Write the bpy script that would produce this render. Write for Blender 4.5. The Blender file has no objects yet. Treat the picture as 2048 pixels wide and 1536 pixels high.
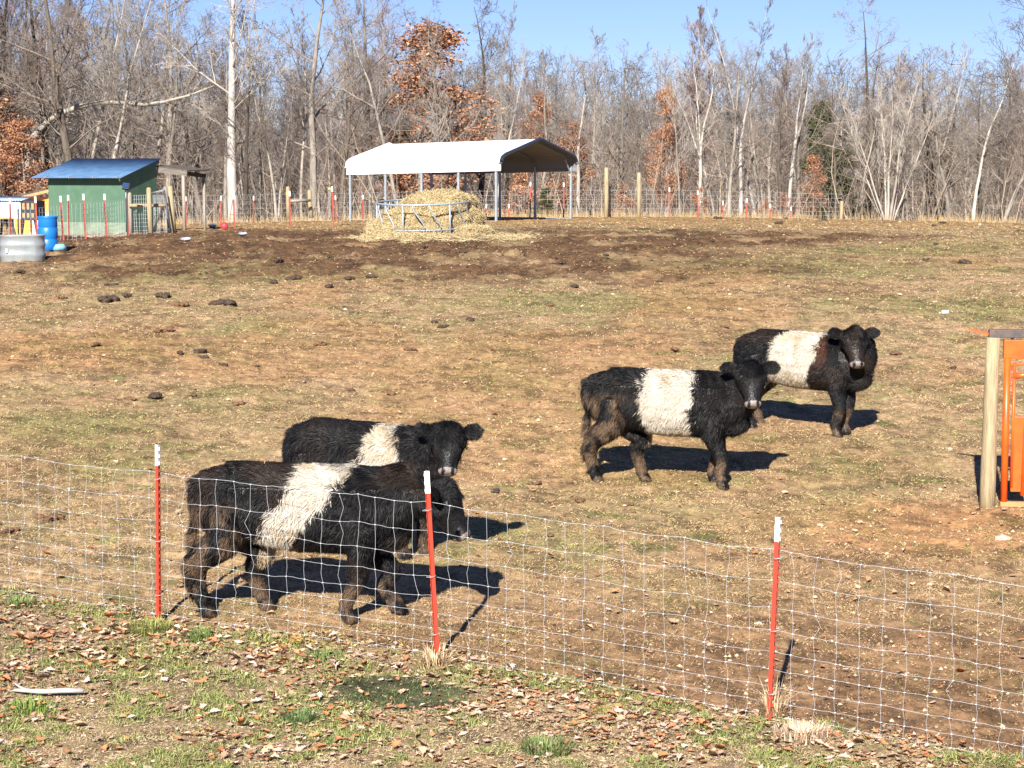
import bpy, math, random
import numpy as np
from mathutils import Vector, Matrix, Quaternion
R = math.radians
SC = bpy.context.scene
COL = SC.collection
rng = np.random.default_rng(7)
random.seed(7)

# ------------------------------------------------------------------ camera, sky, sun, exposure
FPX = 4000.0
PITCH = math.atan(423.0 / FPX)
CZ = 3.6
cam = bpy.data.cameras.new('camera')
camo = bpy.data.objects.new('camera', cam); COL.objects.link(camo)
cam.sensor_width = 36.0; cam.lens = FPX / 2048.0 * 36.0
cam.clip_start = 0.1; cam.clip_end = 3000
camo.location = (0, 0, CZ); camo.rotation_euler = (R(90) - PITCH, 0, 0)
SC.camera = camo
SUN_EL = 31.0; SH_AZ = 11.0          # shadows fall away from the viewer, slightly to the right
tosun = Vector((-math.sin(R(SH_AZ)) * math.cos(R(SUN_EL)), -math.cos(R(SH_AZ)) * math.cos(R(SUN_EL)), math.sin(R(SUN_EL))))
W = bpy.data.worlds.new('World'); SC.world = W; W.use_nodes = True
nt = W.node_tree; bg = nt.nodes['Background']
sky = nt.nodes.new('ShaderNodeTexSky'); sky.sky_type = 'NISHITA'; sky.sun_disc = False
sky.sun_elevation = R(SUN_EL); sky.sun_rotation = math.atan2(tosun.x, tosun.y)
sky.altitude = 1200; sky.air_density = 1.0; sky.dust_density = 0.1; sky.ozone_density = 4.0
tint = nt.nodes.new('ShaderNodeMix'); tint.data_type = 'RGBA'; tint.blend_type = 'MULTIPLY'; tint.inputs[0].default_value = 1; tint.inputs[7].default_value = (.70, .72, 1.0, 1)
nt.links.new(sky.outputs[0], tint.inputs[6]); nt.links.new(tint.outputs[2], bg.inputs[0]); bg.inputs[1].default_value = 0.057
sl = bpy.data.lights.new('sun', 'SUN'); sl.energy = 5.0; sl.angle = R(0.53); sl.color = (1.0, 0.94, 0.84)
so = bpy.data.objects.new('sun', sl); COL.objects.link(so); so.location = (0, 0, 40)
so.rotation_euler = (-tosun).to_track_quat('-Z', 'Y').to_euler()
SC.view_settings.view_transform = 'Standard'; SC.view_settings.look = 'None'
SC.view_settings.gamma = 1.0; SC.view_settings.exposure = 1.17
SC.render.engine = 'CYCLES'

# ------------------------------------------------------------------ helpers
def tag(o, label=None, cat=None, group=None, kind=None):
    if label: o['label'] = label
    if cat: o['category'] = cat
    if group: o['group'] = group
    if kind: o['kind'] = kind
    return o
def empty(name, loc=(0, 0, 0), rz=0, label=None, cat=None, group=None):
    o = bpy.data.objects.new(name, None); COL.objects.link(o)
    o.location = loc; o.rotation_euler = (0, 0, rz); o.empty_display_size = 0.2
    return tag(o, label, cat, group)
def link(name, me, parent=None):
    o = bpy.data.objects.new(name, me); COL.objects.link(o)
    if parent is not None: o.parent = parent
    return o
def npmesh(name, V, F, mat=None, col=None, smooth=False):
    """V (n,3), F (m,k) int array or list of such arrays"""
    if not isinstance(F, list): F = [F]
    me = bpy.data.meshes.new(name)
    V = np.asarray(V, dtype=np.float32)
    me.vertices.add(len(V)); me.vertices.foreach_set('co', V.ravel())
    F = [np.asarray(f, dtype=np.int32) for f in F if len(f)]
    nl = sum(f.size for f in F); npoly = sum(len(f) for f in F)
    me.loops.add(nl); me.polygons.add(npoly)
    me.loops.foreach_set('vertex_index', np.concatenate([f.ravel() for f in F]))
    tot = np.concatenate([np.full(len(f), f.shape[1], dtype=np.int32) for f in F])
    st = np.concatenate([[0], np.cumsum(tot)[:-1]]).astype(np.int32)
    me.polygons.foreach_set('loop_start', st); me.polygons.foreach_set('loop_total', tot)
    if smooth: me.polygons.foreach_set('use_smooth', np.ones(npoly, dtype=bool))
    me.update(calc_edges=True)
    if col is not None:
        a = me.color_attributes.new('col', 'FLOAT_COLOR', 'POINT')
        c = np.ones((len(V), 4), dtype=np.float32); c[:, :3] = col
        a.data.foreach_set('color', c.ravel())
    if mat: me.materials.append(mat)
    return me
def nobj(name, V, F, mat, parent=None, col=None, smooth=False):
    return link(name, npmesh(name, V, F, mat, col, smooth), parent)

class MB:
    def __init__(s): s.V = []; s.F = []; s.n = 0
    def add(s, V, F):
        V = [tuple(v) for v in V]
        s.V += V; s.F += [tuple(i + s.n for i in f) for f in F]; s.n += len(V)
        return s
    def box(s, c, size, rz=0, M=None):
        x, y, z = [a / 2 for a in size]
        P = [(-x, -y, -z), (x, -y, -z), (x, y, -z), (-x, y, -z), (-x, -y, z), (x, -y, z), (x, y, z), (-x, y, z)]
        m = Matrix.Translation(c) @ Matrix.Rotation(rz, 4, 'Z') if M is None else Matrix.Translation(c) @ M
        return s.add([m @ Vector(p) for p in P], [(0, 3, 2, 1), (4, 5, 6, 7), (0, 1, 5, 4), (1, 2, 6, 5), (2, 3, 7, 6), (3, 0, 4, 7)])
    def bar(s, a, b, w, h):
        a = Vector(a); b = Vector(b); d = b - a
        q = d.to_track_quat('X', 'Z').to_matrix().to_4x4()
        return s.box((a + b) / 2, (d.length, w, h), M=q)
    def tube(s, pts, rad, k=8, cap=True, flat=None, up=(0, 0, 1)):
        """rad: scalar / list / list of (side, vertical)"""
        n = len(pts); pts = [Vector(p) for p in pts]
        if not hasattr(rad, '__len__'): rad = [rad] * n
        V = []; up = Vector(up)
        for i, p in enumerate(pts):
            t = (pts[min(i + 1, n - 1)] - pts[max(i - 1, 0)]).normalized()
            u = up if abs(t.dot(up)) < 0.95 else Vector((1, 0, 0.01))
            sd = t.cross(u).normalized(); vv = sd.cross(t).normalized()
            r = rad[i]; rs, rv = (r if hasattr(r, '__len__') else (r, r))
            for j in range(k):
                a = 2 * math.pi * j / k
                V.append(p + sd * (math.cos(a) * rs) + vv * (math.sin(a) * rv))
        F = [(i * k + j, i * k + (j + 1) % k, (i + 1) * k + (j + 1) % k, (i + 1) * k + j) for i in range(n - 1) for j in range(k)]
        F = [f[::-1] for f in F]
        if cap: F += [tuple(range(k)), tuple(range((n - 1) * k, n * k))[::-1]]
        return s.add(V, F)
    def lathe(s, c, prof, k=24, cap=True):
        c = Vector(c); V = []; n = len(prof)
        for r, z in prof:
            for j in range(k):
                a = 2 * math.pi * j / k; V.append(c + Vector((r * math.cos(a), r * math.sin(a), z)))
        F = [(i * k + j, i * k + (j + 1) % k, (i + 1) * k + (j + 1) % k, (i + 1) * k + j) for i in range(n - 1) for j in range(k)]
        if cap: F += [tuple(range(k))[::-1], tuple(range((n - 1) * k, n * k))]
        return s.add(V, F)
    def ico(s, c, r, seed=0, rough=0.25, sub=2, sq=(1, 1, 1)):
        import bmesh
        bm = bmesh.new(); bmesh.ops.create_icosphere(bm, subdivisions=sub, radius=1)
        rr = random.Random(seed); o = Vector((rr.random() * 50, rr.random() * 50, rr.random() * 50))
        from mathutils import noise
        for v in bm.verts:
            k = 1 + rough * noise.noise(v.co * 1.6 + o) * 1.6 + rough * .5 * noise.noise(v.co * 4 + o)
            v.co = Vector((v.co.x * sq[0], v.co.y * sq[1], v.co.z * sq[2])) * r * k
        V = [v.co + Vector(c) for v in bm.verts]; F = [tuple(v.index for v in f.verts) for f in bm.faces]
        bm.free(); return s.add(V, F)
    def mesh(s, name, mat, smooth=False):
        me = bpy.data.meshes.new(name); me.from_pydata(s.V, [], s.F); me.update()
        if smooth: me.polygons.foreach_set('use_smooth', np.ones(len(me.polygons), dtype=bool))
        me.materials.append(mat); return me
    def build(s, name, mat, parent=None, smooth=False, bevel=0):
        o = link(name, s.mesh(name, mat, smooth), parent)
        if bevel:
            m = o.modifiers.new('bevel', 'BEVEL'); m.width = bevel; m.segments = 2; m.limit_method = 'ANGLE'
        return o

def prisms(P0, P1, R0, R1, k=3):
    P0 = np.asarray(P0, float); P1 = np.asarray(P1, float); R0 = np.asarray(R0, float); R1 = np.asarray(R1, float)
    n = len(P0); d = P1 - P0; L = np.linalg.norm(d, axis=1, keepdims=True) + 1e-9; d = d / L
    ref = np.where(np.abs(d[:, 2:3]) > .9, np.array([[1., 0, 0]]), np.array([[0, 0, 1.]]))
    s = np.cross(d, ref); s /= np.linalg.norm(s, axis=1, keepdims=True); t = np.cross(s, d)
    V = np.empty((n, 2 * k, 3))
    for j in range(k):
        a = 2 * math.pi * j / k; o = s * math.cos(a) + t * math.sin(a)
        V[:, j] = P0 + o * R0[:, None]; V[:, k + j] = P1 + o * R1[:, None]
    base = (np.arange(n) * 2 * k)[:, None, None]
    q = np.array([[j, (j + 1) % k, k + (j + 1) % k, k + j] for j in range(k)])[:, ::-1]
    return V.reshape(-1, 3), (base + q[None]).reshape(-1, 4)

# value noise in numpy
def vnoise(x, y, seed=0):
    xi = np.floor(x).astype(np.int64); yi = np.floor(y).astype(np.int64); xf = x - xi; yf = y - yi
    def h(a, b):
        n = (a * 374761393 + b * 668265263 + seed * 982451653) & 0xffffffff
        n = ((n ^ (n >> 13)) * 1274126177) & 0xffffffff
        n = n ^ (n >> 16)
        return (n & 0xffff) / 65535.0
    u = xf * xf * (3 - 2 * xf); v = yf * yf * (3 - 2 * yf)
    return (h(xi, yi) * (1 - u) + h(xi + 1, yi) * u) * (1 - v) + (h(xi, yi + 1) * (1 - u) + h(xi + 1, yi + 1) * u) * v
def fbm(x, y, oct=4, seed=0, sc=1.0):
    r = 0; a = 1; t = 0; x = np.asarray(x, float) * sc; y = np.asarray(y, float) * sc
    for i in range(oct):
        r = r + a * vnoise(x + i * 17.3, y - i * 9.1, seed + i); t += a; a *= .55; x = x * 2.03; y = y * 2.03
    return r / t
def sstep(a, b, x): t = np.clip((x - a) / (b - a), 0, 1); return t * t * (3 - 2 * t)

# terrain: drop H below the camera as a function of distance
_D = np.array([-60, 0, 8, 12, 14, 21, 24, 35, 46, 52, 60, 72, 80, 86, 100, 130, 170, 250, 400, 1200.])
_H = np.array([3.9, 3.8, 3.65, 3.56, 3.50, 3.30, 3.12, 2.45, 1.95, 1.72, 1.66, 1.72, 1.80, 1.98, 3.2, 5.2, 4.6, -1.5, -4, -5.])
def _pchip(xk, yk):
    h = np.diff(xk); dl = np.diff(yk) / h; m = np.zeros(len(xk))
    m[1:-1] = np.where(dl[:-1] * dl[1:] > 0, 2 * dl[:-1] * dl[1:] / (dl[:-1] + dl[1:] + 1e-12), 0)
    def f(x):
        i = np.clip(np.searchsorted(xk, x) - 1, 0, len(h) - 1); t = np.clip((x - xk[i]) / h[i], 0, 1)
        return ((2*t**3-3*t**2+1)*yk[i] + (t**3-2*t**2+t)*h[i]*m[i] + (-2*t**3+3*t**2)*yk[i+1] + (t**3-t**2)*h[i]*m[i+1])
    return f
_fH = _pchip(_D, _H)
def gz(x, y):
    x = np.asarray(x, float); y = np.asarray(y, float)
    H = _fH(y) + .025 * np.clip(x, -8, 8) * (1 - sstep(22, 42, y)) + np.minimum(.0009 * (x - 4) ** 2, 1.5) * sstep(35, 65, y) * (1 - sstep(90, 140, y))
    n = (fbm(x, y, 3, 5, .25) - .5) * .10
    return CZ - H + n
def gzf(x, y): return float(gz(np.array([x]), np.array([y]))[0])
def ray(px, py):
    u = (px - 1024) / FPX; v = (768 - py) / FPX
    return u, math.cos(PITCH) + v * math.sin(PITCH), -math.sin(PITCH) + v * math.cos(PITCH)
def at(px, py):
    """ground point seen there"""
    dx, dy, dz = ray(px, py); lo = 5.0
    t = np.concatenate([np.arange(5, 40, .05), np.arange(40, 95, .2)])
    below = CZ + dz * t < gz(dx * t, dy * t)
    i = int(np.argmax(below)) if below.any() else len(t) - 20
    a = t[i - 1]; b = t[i]
    for _ in range(12):
        m = (a + b) / 2
        if CZ + dz * m < gzf(dx * m, dy * m): b = m
        else: a = m
    return Vector((dx * a, dy * a, gzf(dx * a, dy * a)))
def atd(px, d):
    """ground point at distance d under image column px"""
    x = (px - 1024) / FPX * (d * math.cos(PITCH) + 2.5 * math.sin(PITCH)); return Vector((x, d, gzf(x, d)))
def zat(py, d):
    _, dy, dz = ray(1024, py); return CZ + dz / dy * d

# ------------------------------------------------------------------ materials
def vary(m, lo=.65, hi=1.35):
    t = m.node_tree; b = t.nodes['Principled BSDF']; l = b.inputs['Base Color'].links[0].from_socket; oi = t.nodes.new('ShaderNodeObjectInfo'); mr = t.nodes.new('ShaderNodeMapRange'); mr.inputs[3].default_value = lo; mr.inputs[4].default_value = hi
    t.links.new(oi.outputs['Random'], mr.inputs[0]); mx = t.nodes.new('ShaderNodeVectorMath'); mx.operation = 'SCALE'; t.links.new(l, mx.inputs[0]); t.links.new(mr.outputs[0], mx.inputs['Scale']); t.links.new(mx.outputs[0], b.inputs['Base Color'])
def mat(name, col, rough=.8, metal=0, nscale=0, namt=0, col2=None, bump=0, bscale=60, attr=False, spec=.5, stretch=None, sheen=0):
    m = bpy.data.materials.new(name); m.use_nodes = True; t = m.node_tree; N = t.nodes; L = t.links
    b = N['Principled BSDF']; b.inputs['Roughness'].default_value = rough; b.inputs['Metallic'].default_value = metal
    b.inputs['Specular IOR Level'].default_value = spec
    if sheen: b.inputs['Sheen Weight'].default_value = sheen
    b.inputs['Base Color'].default_value = (*col, 1)
    tc = N.new('ShaderNodeTexCoord'); src = tc.outputs['Object']
    if stretch:
        mp = N.new('ShaderNodeMapping'); mp.inputs['Scale'].default_value = stretch; L.new(src, mp.inputs[0]); src = mp.outputs[0]
    out = None
    if attr:
        a = N.new('ShaderNodeVertexColor'); a.layer_name = 'col'; out = a.outputs[0]
    if nscale:
        n = N.new('ShaderNodeTexNoise'); n.inputs['Scale'].default_value = nscale; n.inputs['Detail'].default_value = 6; n.inputs['Roughness'].default_value = .65
        L.new(src, n.inputs['Vector'])
        mr = N.new('ShaderNodeMapRange'); mr.inputs[1].default_value = .35; mr.inputs[2].default_value = .65
        L.new(n.outputs[0], mr.inputs[0])
        mx = N.new('ShaderNodeMix'); mx.data_type = 'RGBA'; L.new(mr.outputs[0], mx.inputs[0])
        c2 = col2 or tuple(c * (1 - namt) for c in col)
        if attr:
            mx.blend_type = 'MULTIPLY'; L.new(out, mx.inputs[6]); mx.inputs[7].default_value = (1 - namt, 1 - namt, 1 - namt, 1)
        else:
            mx.inputs[6].default_value = (*col, 1); mx.inputs[7].default_value = (*c2, 1)
        out = mx.outputs[2]
    if out is not None: L.new(out, b.inputs['Base Color'])
    if bump:
        n = N.new('ShaderNodeTexNoise'); n.inputs['Scale'].default_value = bscale; n.inputs['Detail'].default_value = 5; L.new(src, n.inputs['Vector'])
        bp = N.new('ShaderNodeBump'); bp.inputs['Strength'].default_value = bump; bp.inputs['Distance'].default_value = .02
        L.new(n.outputs[0], bp.inputs['Height']); L.new(bp.outputs[0], b.inputs['Normal'])
    return m
M = {}
M['ground'] = mat('ground_soil', (.3, .2, .12), .95, nscale=9, namt=.45, bump=.9, bscale=14, attr=True, spec=.1)
M['blade'] = mat('grass_blades', (.3, .3, .1), .8, attr=True, spec=.15)
M['leaf'] = mat('dead_leaves', (.3, .15, .08), .75, attr=True, spec=.2)
M['coat'] = mat('animal_coat', (.01, .01, .01), .6, attr=True, spec=.30, sheen=.0)
M['skin'] = mat('animal_skin', (.01, .01, .01), .42, attr=True, spec=.45, bump=.5, bscale=45)
M['bark'] = mat('grey_bark', (.31, .275, .24), .9, nscale=3, namt=.5, bump=.6, bscale=8, stretch=(3, 3, .5), spec=.1)
M['darkbark'] = mat('dark_bark', (.13, .11, .09), .9, nscale=3, namt=.5, bump=.6, bscale=8, stretch=(3, 3, .5), spec=.1)
M['whitebark'] = mat('white_bark', (.50, .48, .45), .85, nscale=1.6, col2=(.30, .28, .26), bump=.3, bscale=8, stretch=(2, 2, .8), spec=.1)
M['palebark'] = mat('pale_bark', (.40, .36, .31), .9, nscale=2, namt=.4, bump=.3, bscale=8, stretch=(2, 2, .6), spec=.1)
M['twig'] = mat('grey_twigs', (.27, .225, .19), .9, nscale=.8, namt=.4, spec=.1)
M['paletwig'] = mat('pale_twigs', (.37, .33, .29), .9, nscale=.8, namt=.35, spec=.1)
M['redtwig'] = mat('reddish_twigs', (.28, .195, .18), .9, nscale=.8, namt=.35, spec=.1)
M['galv'] = mat('galvanised_wire', (.58, .61, .64), .42, metal=.35, spec=.6)
M['farwire'] = mat('dull_wire', (.55, .57, .58), .5, metal=.2)
M['redpaint'] = mat('red_post_paint', (.46, .042, .018), .5, nscale=22, col2=(.27, .04, .02), spec=.5)
M['farred'] = mat('faded_red_paint', (.36, .055, .035), .6, nscale=6, namt=.3)
M['whitepaint'] = mat('white_post_paint', (.78, .78, .76), .5, nscale=20, namt=.12)
M['wood'] = mat('weathered_wood', (.40, .33, .20), .85, nscale=5, col2=(.25, .19, .11), bump=.5, bscale=14, stretch=(6, 6, .6))
M['greywood'] = mat('grey_wood', (.36, .32, .27), .9, nscale=5, col2=(.2, .17, .14), bump=.5, bscale=14, stretch=(6, 6, .6))
M['darkgrey'] = mat('old_dark_timber', (.19, .165, .14), .9, nscale=5, namt=.4, stretch=(1, 1, 4))
M['roofwhite'] = mat('white_roof_metal', (.84, .85, .86), .35, nscale=1.5, namt=.05, spec=.5)
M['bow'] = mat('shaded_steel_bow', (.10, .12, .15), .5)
M['under'] = mat('shade_toned_roof_underside', (.16, .165, .18), .6)  # shade beneath the carport roof put into the colour of its inner face
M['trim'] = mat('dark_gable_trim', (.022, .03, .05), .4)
M['steel'] = mat('galvanised_steel', (.34, .385, .43), .5, metal=.25, nscale=6, namt=.2)
M['darksteel'] = mat('dark_steel', (.05, .06, .07), .5)
M['green'] = mat('green_painted_boards', (.058, .125, .08), .75, nscale=2.5, col2=(.085, .155, .105), spec=.3)
M['blueroof'] = mat('blue_roof_metal', (.05, .115, .23), .42, nscale=3, col2=(.09, .17, .29), spec=.5)
M['barrel'] = mat('blue_plastic', (.01, .17, .55), .4, nscale=3, namt=.2)
M['orangewood'] = mat('new_pine', (.58, .30, .13), .8, nscale=6, namt=.3)
M['orange'] = mat('orange_mural_paint', (.85, .33, .05), .6)
M['pink'] = mat('pale_pink_paint', (.78, .62, .60), .6)
M['whiteboard'] = mat('white_boards', (.72, .71, .70), .7, nscale=8, namt=.15)
M['black'] = mat('black_boards', (.025, .027, .035), .6)
M['hay'] = mat('hay', (.47, .36, .16), .9, attr=True, nscale=8, namt=.45, bump=1, bscale=20, spec=.1)
M['gate'] = mat('orange_gate_paint', (.80, .115, .012), .4, nscale=9, col2=(.62, .08, .012), spec=.5)
M['rust'] = mat('rusty_square_tube', (.16, .10, .07), .7, nscale=9, col2=(.06, .055, .06))
M['stone'] = mat('pale_stone', (.58, .47, .33), .9, nscale=12, namt=.35, bump=.4, bscale=30)
M['dung'] = mat('dung', (.075, .047, .03), .8, nscale=20, namt=.5, bump=1, bscale=40)
M['clod'] = mat('soil_clod', (.20, .105, .055), .95, nscale=14, namt=.45, bump=1, bscale=30)
M['pan'] = mat('metal_pan', (.55, .6, .66), .35, metal=.5)
M['redball'] = mat('red_rubber', (.55, .04, .05), .5)
M['eye'] = mat('dark_eye', (.008, .006, .005), .12)
M['cedar'] = mat('evergreen_needles', (.06, .075, .03), .85, attr=True, spec=.1)
M['yellow'] = mat('yellow_insulator', (.75, .55, .08), .5)

for k_ in ('bark', 'darkbark', 'palebark', 'twig', 'paletwig', 'redtwig'): vary(M[k_], .6, 1.45)
# ------------------------------------------------------------------ ground colour regions (shared by soil and grass)
TAN = np.array([.58, .40, .225]); OLIVE = np.array([.38, .305, .145]); SOIL = np.array([.40, .235, .125]); MUD = np.array([.15, .085, .045])
GREEN = np.array([.20, .25, .07]); RED = np.array([.48, .255, .115]); LITTER = np.array([.26, .17, .11])
# fence line (bottom)
FP = [at(320, 1240), at(872, 1322), at(1542, 1445)]
FPL = FP[0] + (FP[0] - FP[1]) * 2.2; FPR = FP[2] + (FP[2] - FP[1]) * 1.9
FLX = np.array([FPL.x, FP[0].x, FP[1].x, FP[2].x, FPR.x]); FLY = np.array([FPL.y, FP[0].y, FP[1].y, FP[2].y, FPR.y])
def fence_y(x):
    y = np.interp(x, FLX, FLY)
    y = np.where(x < FLX[0], FLY[0] + (x - FLX[0]) * (FLY[1] - FLY[0]) / (FLX[1] - FLX[0]), y)
    return np.where(x > FLX[-1], FLY[-1] + (x - FLX[-1]) * (FLY[-1] - FLY[-2]) / (FLX[-1] - FLX[-2]), y)
HAYC = atd(848, 53)
def regions(x, y):
    n1 = fbm(x, y, 4, 1, .35); n2 = fbm(x, y, 4, 2, .9); n3 = fbm(x, y, 4, 3, .12); n4 = fbm(x, y * .55, 4, 11, .5)
    lawn = sstep(.10, -.10, (y - fence_y(x)) + (n2 - .5) * .5)
    # churned mud round the hay and troughs
    e = np.sqrt(((x + 5.5) / 15.5) ** 2 + ((y - 51.5) / 11.0) ** 2)
    e = np.minimum(e, np.sqrt(((x - 5) / 6.5) ** 2 + ((y - 53) / 3.6) ** 2))
    mud = sstep(1.12, .66, e + (n1 - .5) * .9 + (n2 - .5) * .5)
    crest = sstep(60, 68, y + (n1 - .5) * 10) * (1 - sstep(84, 92, y))
    green = sstep(.60, .80, n4) * .6 * (1 - mud * .93)
    # known green patches
    for (gx, gy, rx, ry) in ((1190, 605, 3.0, 2.2), (1180, 458, 4.5, 1.6), (1560, 535, 4, 3), (150, 850, 1.2, 1.5), (1350, 962, .9, .5), (1800, 500, 3, 2), (460, 545, 4.5, 2.6)):
        c = GP[(gx, gy)]
        green = np.maximum(green, .6 * sstep(1.15, .5, np.sqrt(((x - c[0]) / rx) ** 2 + ((y - c[1]) / ry) ** 2) + (n2 - .5) * .9))
    green = np.maximum(green, .7 * sstep(.66, .74, fbm(x, y, 3, 12, 2.2)) * (1 - mud))
    # bare soil: right foreground, tracks
    bare = sstep(-2.2, 2.2, x + (n1 - .5) * 3) * (1 - sstep(14.5, 17.5, y + (n1 - .5) * 3.0)) * (1 - lawn)
    bare = np.maximum(bare, .55 * (1 - sstep(13.8, 16.0, y + (n1 - .5) * 2)) * (1 - lawn))
    red = sstep(.52, .68, fbm(x, y * .6, 4, 21, .28)) * .6
    c = GP['red']
    red = np.maximum(red, sstep(1.2, .4, np.sqrt(((x - c[0]) / 2.2) ** 2 + ((y - c[1]) / 1.6) ** 2) + (n2 - .5) * .6))
    c = GP['redl']
    red = np.maximum(red, .8 * sstep(1.2, .4, np.sqrt(((x - c[0]) / 3.0) ** 2 + ((y - c[1]) / 2.5) ** 2) + (n2 - .5) * .6))
    return dict(lawn=lawn, mud=mud, crest=crest, green=green, bare=np.clip(bare, 0, 1), red=np.clip(red, 0, 1), n1=n1, n2=n2, n3=n3)
GP = {}
for p in ((1190, 605), (1180, 458), (1560, 535), (150, 850), (1350, 962), (1800, 500), (460, 545)): GP[p] = at(*p)
GP['moss'] = at(800, 1385); GP['red'] = at(1900, 1060); GP['redl'] = at(60, 700)
def lerp(a, b, t): return a + (b - a) * t[:, None]
def moss(x, y):
    c = GP['moss']; return sstep(1.15, .6, np.sqrt(((x - c[0]) / .62) ** 2 + ((y - c[1]) / .40) ** 2) + (fbm(x, y, 3, 77, 4) - .5) * .9)
def soil_color(x, y):
    g = regions(x, y); n = len(x)
    c = np.tile(TAN * .74, (n, 1)); c = lerp(c, np.tile(OLIVE * .8, (n, 1)), sstep(.42, .62, g['n2']) * .55)
    c = lerp(c, np.tile(SOIL * .8, (n, 1)), sstep(.45, .7, g['n1']) * .5)
    c = lerp(c, np.tile(GREEN * .8, (n, 1)), g['green'] * .6)
    c = lerp(c, np.tile(RED, (n, 1)), g['red'] * .75)
    c = lerp(c, np.tile(np.array([.42, .26, .12]), (n, 1)), g['crest'] * .7)
    c = lerp(c, np.tile(SOIL * .92, (n, 1)), g['bare'] * .85)
    c = lerp(c, np.tile(MUD, (n, 1)), g['mud'] * (.35 + .62 * sstep(.36, .52, fbm(x, y * .7, 4, 31, .8))))
    c = lerp(c, np.tile(np.array([.30, .21, .13]), (n, 1)), g['lawn'] * .8)
    c = lerp(c, np.tile(np.array([.085, .062, .045]), (n, 1)), sstep(86, 93, y))
    c = lerp(c, np.tile(np.array([.10, .11, .055]), (n, 1)), moss(x, y) * .9)
    # pale gravelly strip in the pen by the shed
    s = sstep(1.1, .7, np.sqrt(((x + 13) / 3.2) ** 2 + ((y - 60.3) / 2.4) ** 2) + (g['n1'] - .5) * .3)
    c = lerp(c, np.tile(np.array([.52, .42, .33]), (n, 1)), s)
    c *= ((.55 + .85 * fbm(x, y, 4, 41, 5.0)) * (1 - .40 * sstep(.52, .66, fbm(x, y, 4, 46, 3.2))) * (1 - .22 * g['bare']))[:, None]
    return c

def build_ground():
    ang = np.unique(np.concatenate([np.linspace(-180, -30, 40), np.linspace(-30, -22, 24), np.linspace(-22, 22, 800), np.linspace(22, 30, 24), np.linspace(30, 180, 40)]))
    rad = np.unique(np.concatenate([[.5, 2, 4, 6, 8, 10], np.exp(np.linspace(math.log(11), math.log(95), 720)), np.exp(np.linspace(math.log(95), math.log(2500), 70))]))
    A, Rr = np.meshgrid(np.radians(ang), rad); x = (np.sin(A) * Rr).ravel(); y = (np.cos(A) * Rr).ravel()
    z = gz(x, y)
    near = 1 - sstep(85, 95, y)
    z = z + near * ((fbm(x, y, 3, 51, 1.6) - .5) * .07 + (fbm(x, y, 3, 52, 6) - .5) * .06)
    g = regions(x, y); z = z + g['mud'] * (fbm(x, y, 3, 53, 2.2) - .5) * .22 + g['bare'] * (fbm(x, y, 2, 54, 9) - .5) * .03
    na = len(ang); nr = len(rad)
    i = np.arange(nr - 1)[:, None] * na + np.arange(na - 1)[None]; i = i.ravel()
    F = np.stack([i, i + 1, i + na + 1, i + na], 1)[:, ::-1]
    V = np.stack([x, y, z], 1); cc = len(V)
    o = nobj('ground', V, F, M['ground'], col=soil_color(x, y), smooth=True); tag(o, kind='structure')
build_ground()

# ------------------------------------------------------------------ grass, straw and litter blades
def frustum_pts(n, d0, d1, pw=0.0, half=.30, seed=1):
    r = np.random.default_rng(seed); u = r.random(n)
    # density falls with distance
    inv = 1 / d1 + (1 / d0 - 1 / d1) * u; y = 1 / inv
    x = (r.random(n) * 2 - 1) * half * y
    return x, y, r
def blades(name, x, y, length, width, lift, colors, r, label):
    n = len(x); z = gz(x, y)
    near = 1 - sstep(85, 95, y); z = z + near * ((fbm(x, y, 3, 51, 1.6) - .5) * .07 + (fbm(x, y, 3, 52, 6) - .5) * .06)
    g = regions(x, y); z = z + g['mud'] * (fbm(x, y, 3, 53, 2.2) - .5) * .22 + g['bare'] * (fbm(x, y, 2, 54, 9) - .5) * .03
    a = r.random(n) * 2 * np.pi; d = np.stack([np.cos(a), np.sin(a), np.zeros(n)], 1)
    s = np.stack([-np.sin(a), np.cos(a), r.normal(0, .5, n)], 1)
    p0 = np.stack([x, y, z - .004], 1)
    up = np.array([0, 0, 1.])
    mid = p0 + d * (length * .5 * np.cos(lift))[:, None] + up * (length * .55 * np.sin(lift) + .004)[:, None]
    tip = p0 + d * length[:, None] * np.cos(lift)[:, None] + up * (length * np.sin(lift) * .8 + .003)[:, None]
    V = np.stack([p0 - s * width[:, None] * .5, p0 + s * width[:, None] * .5, mid - s * width[:, None] * .4, mid + s * width[:, None] * .4, tip], 1).reshape(-1, 3)
    b = (np.arange(n) * 5)[:, None, None]; F = (b + np.array([[0, 1, 2], [1, 3, 2], [2, 3, 4]])[None]).reshape(-1, 3)
    o = nobj(name, V, F, M['blade'], col=np.repeat(colors, 5, axis=0)); tag(o, label, 'grass', kind='stuff')
    return o
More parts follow.
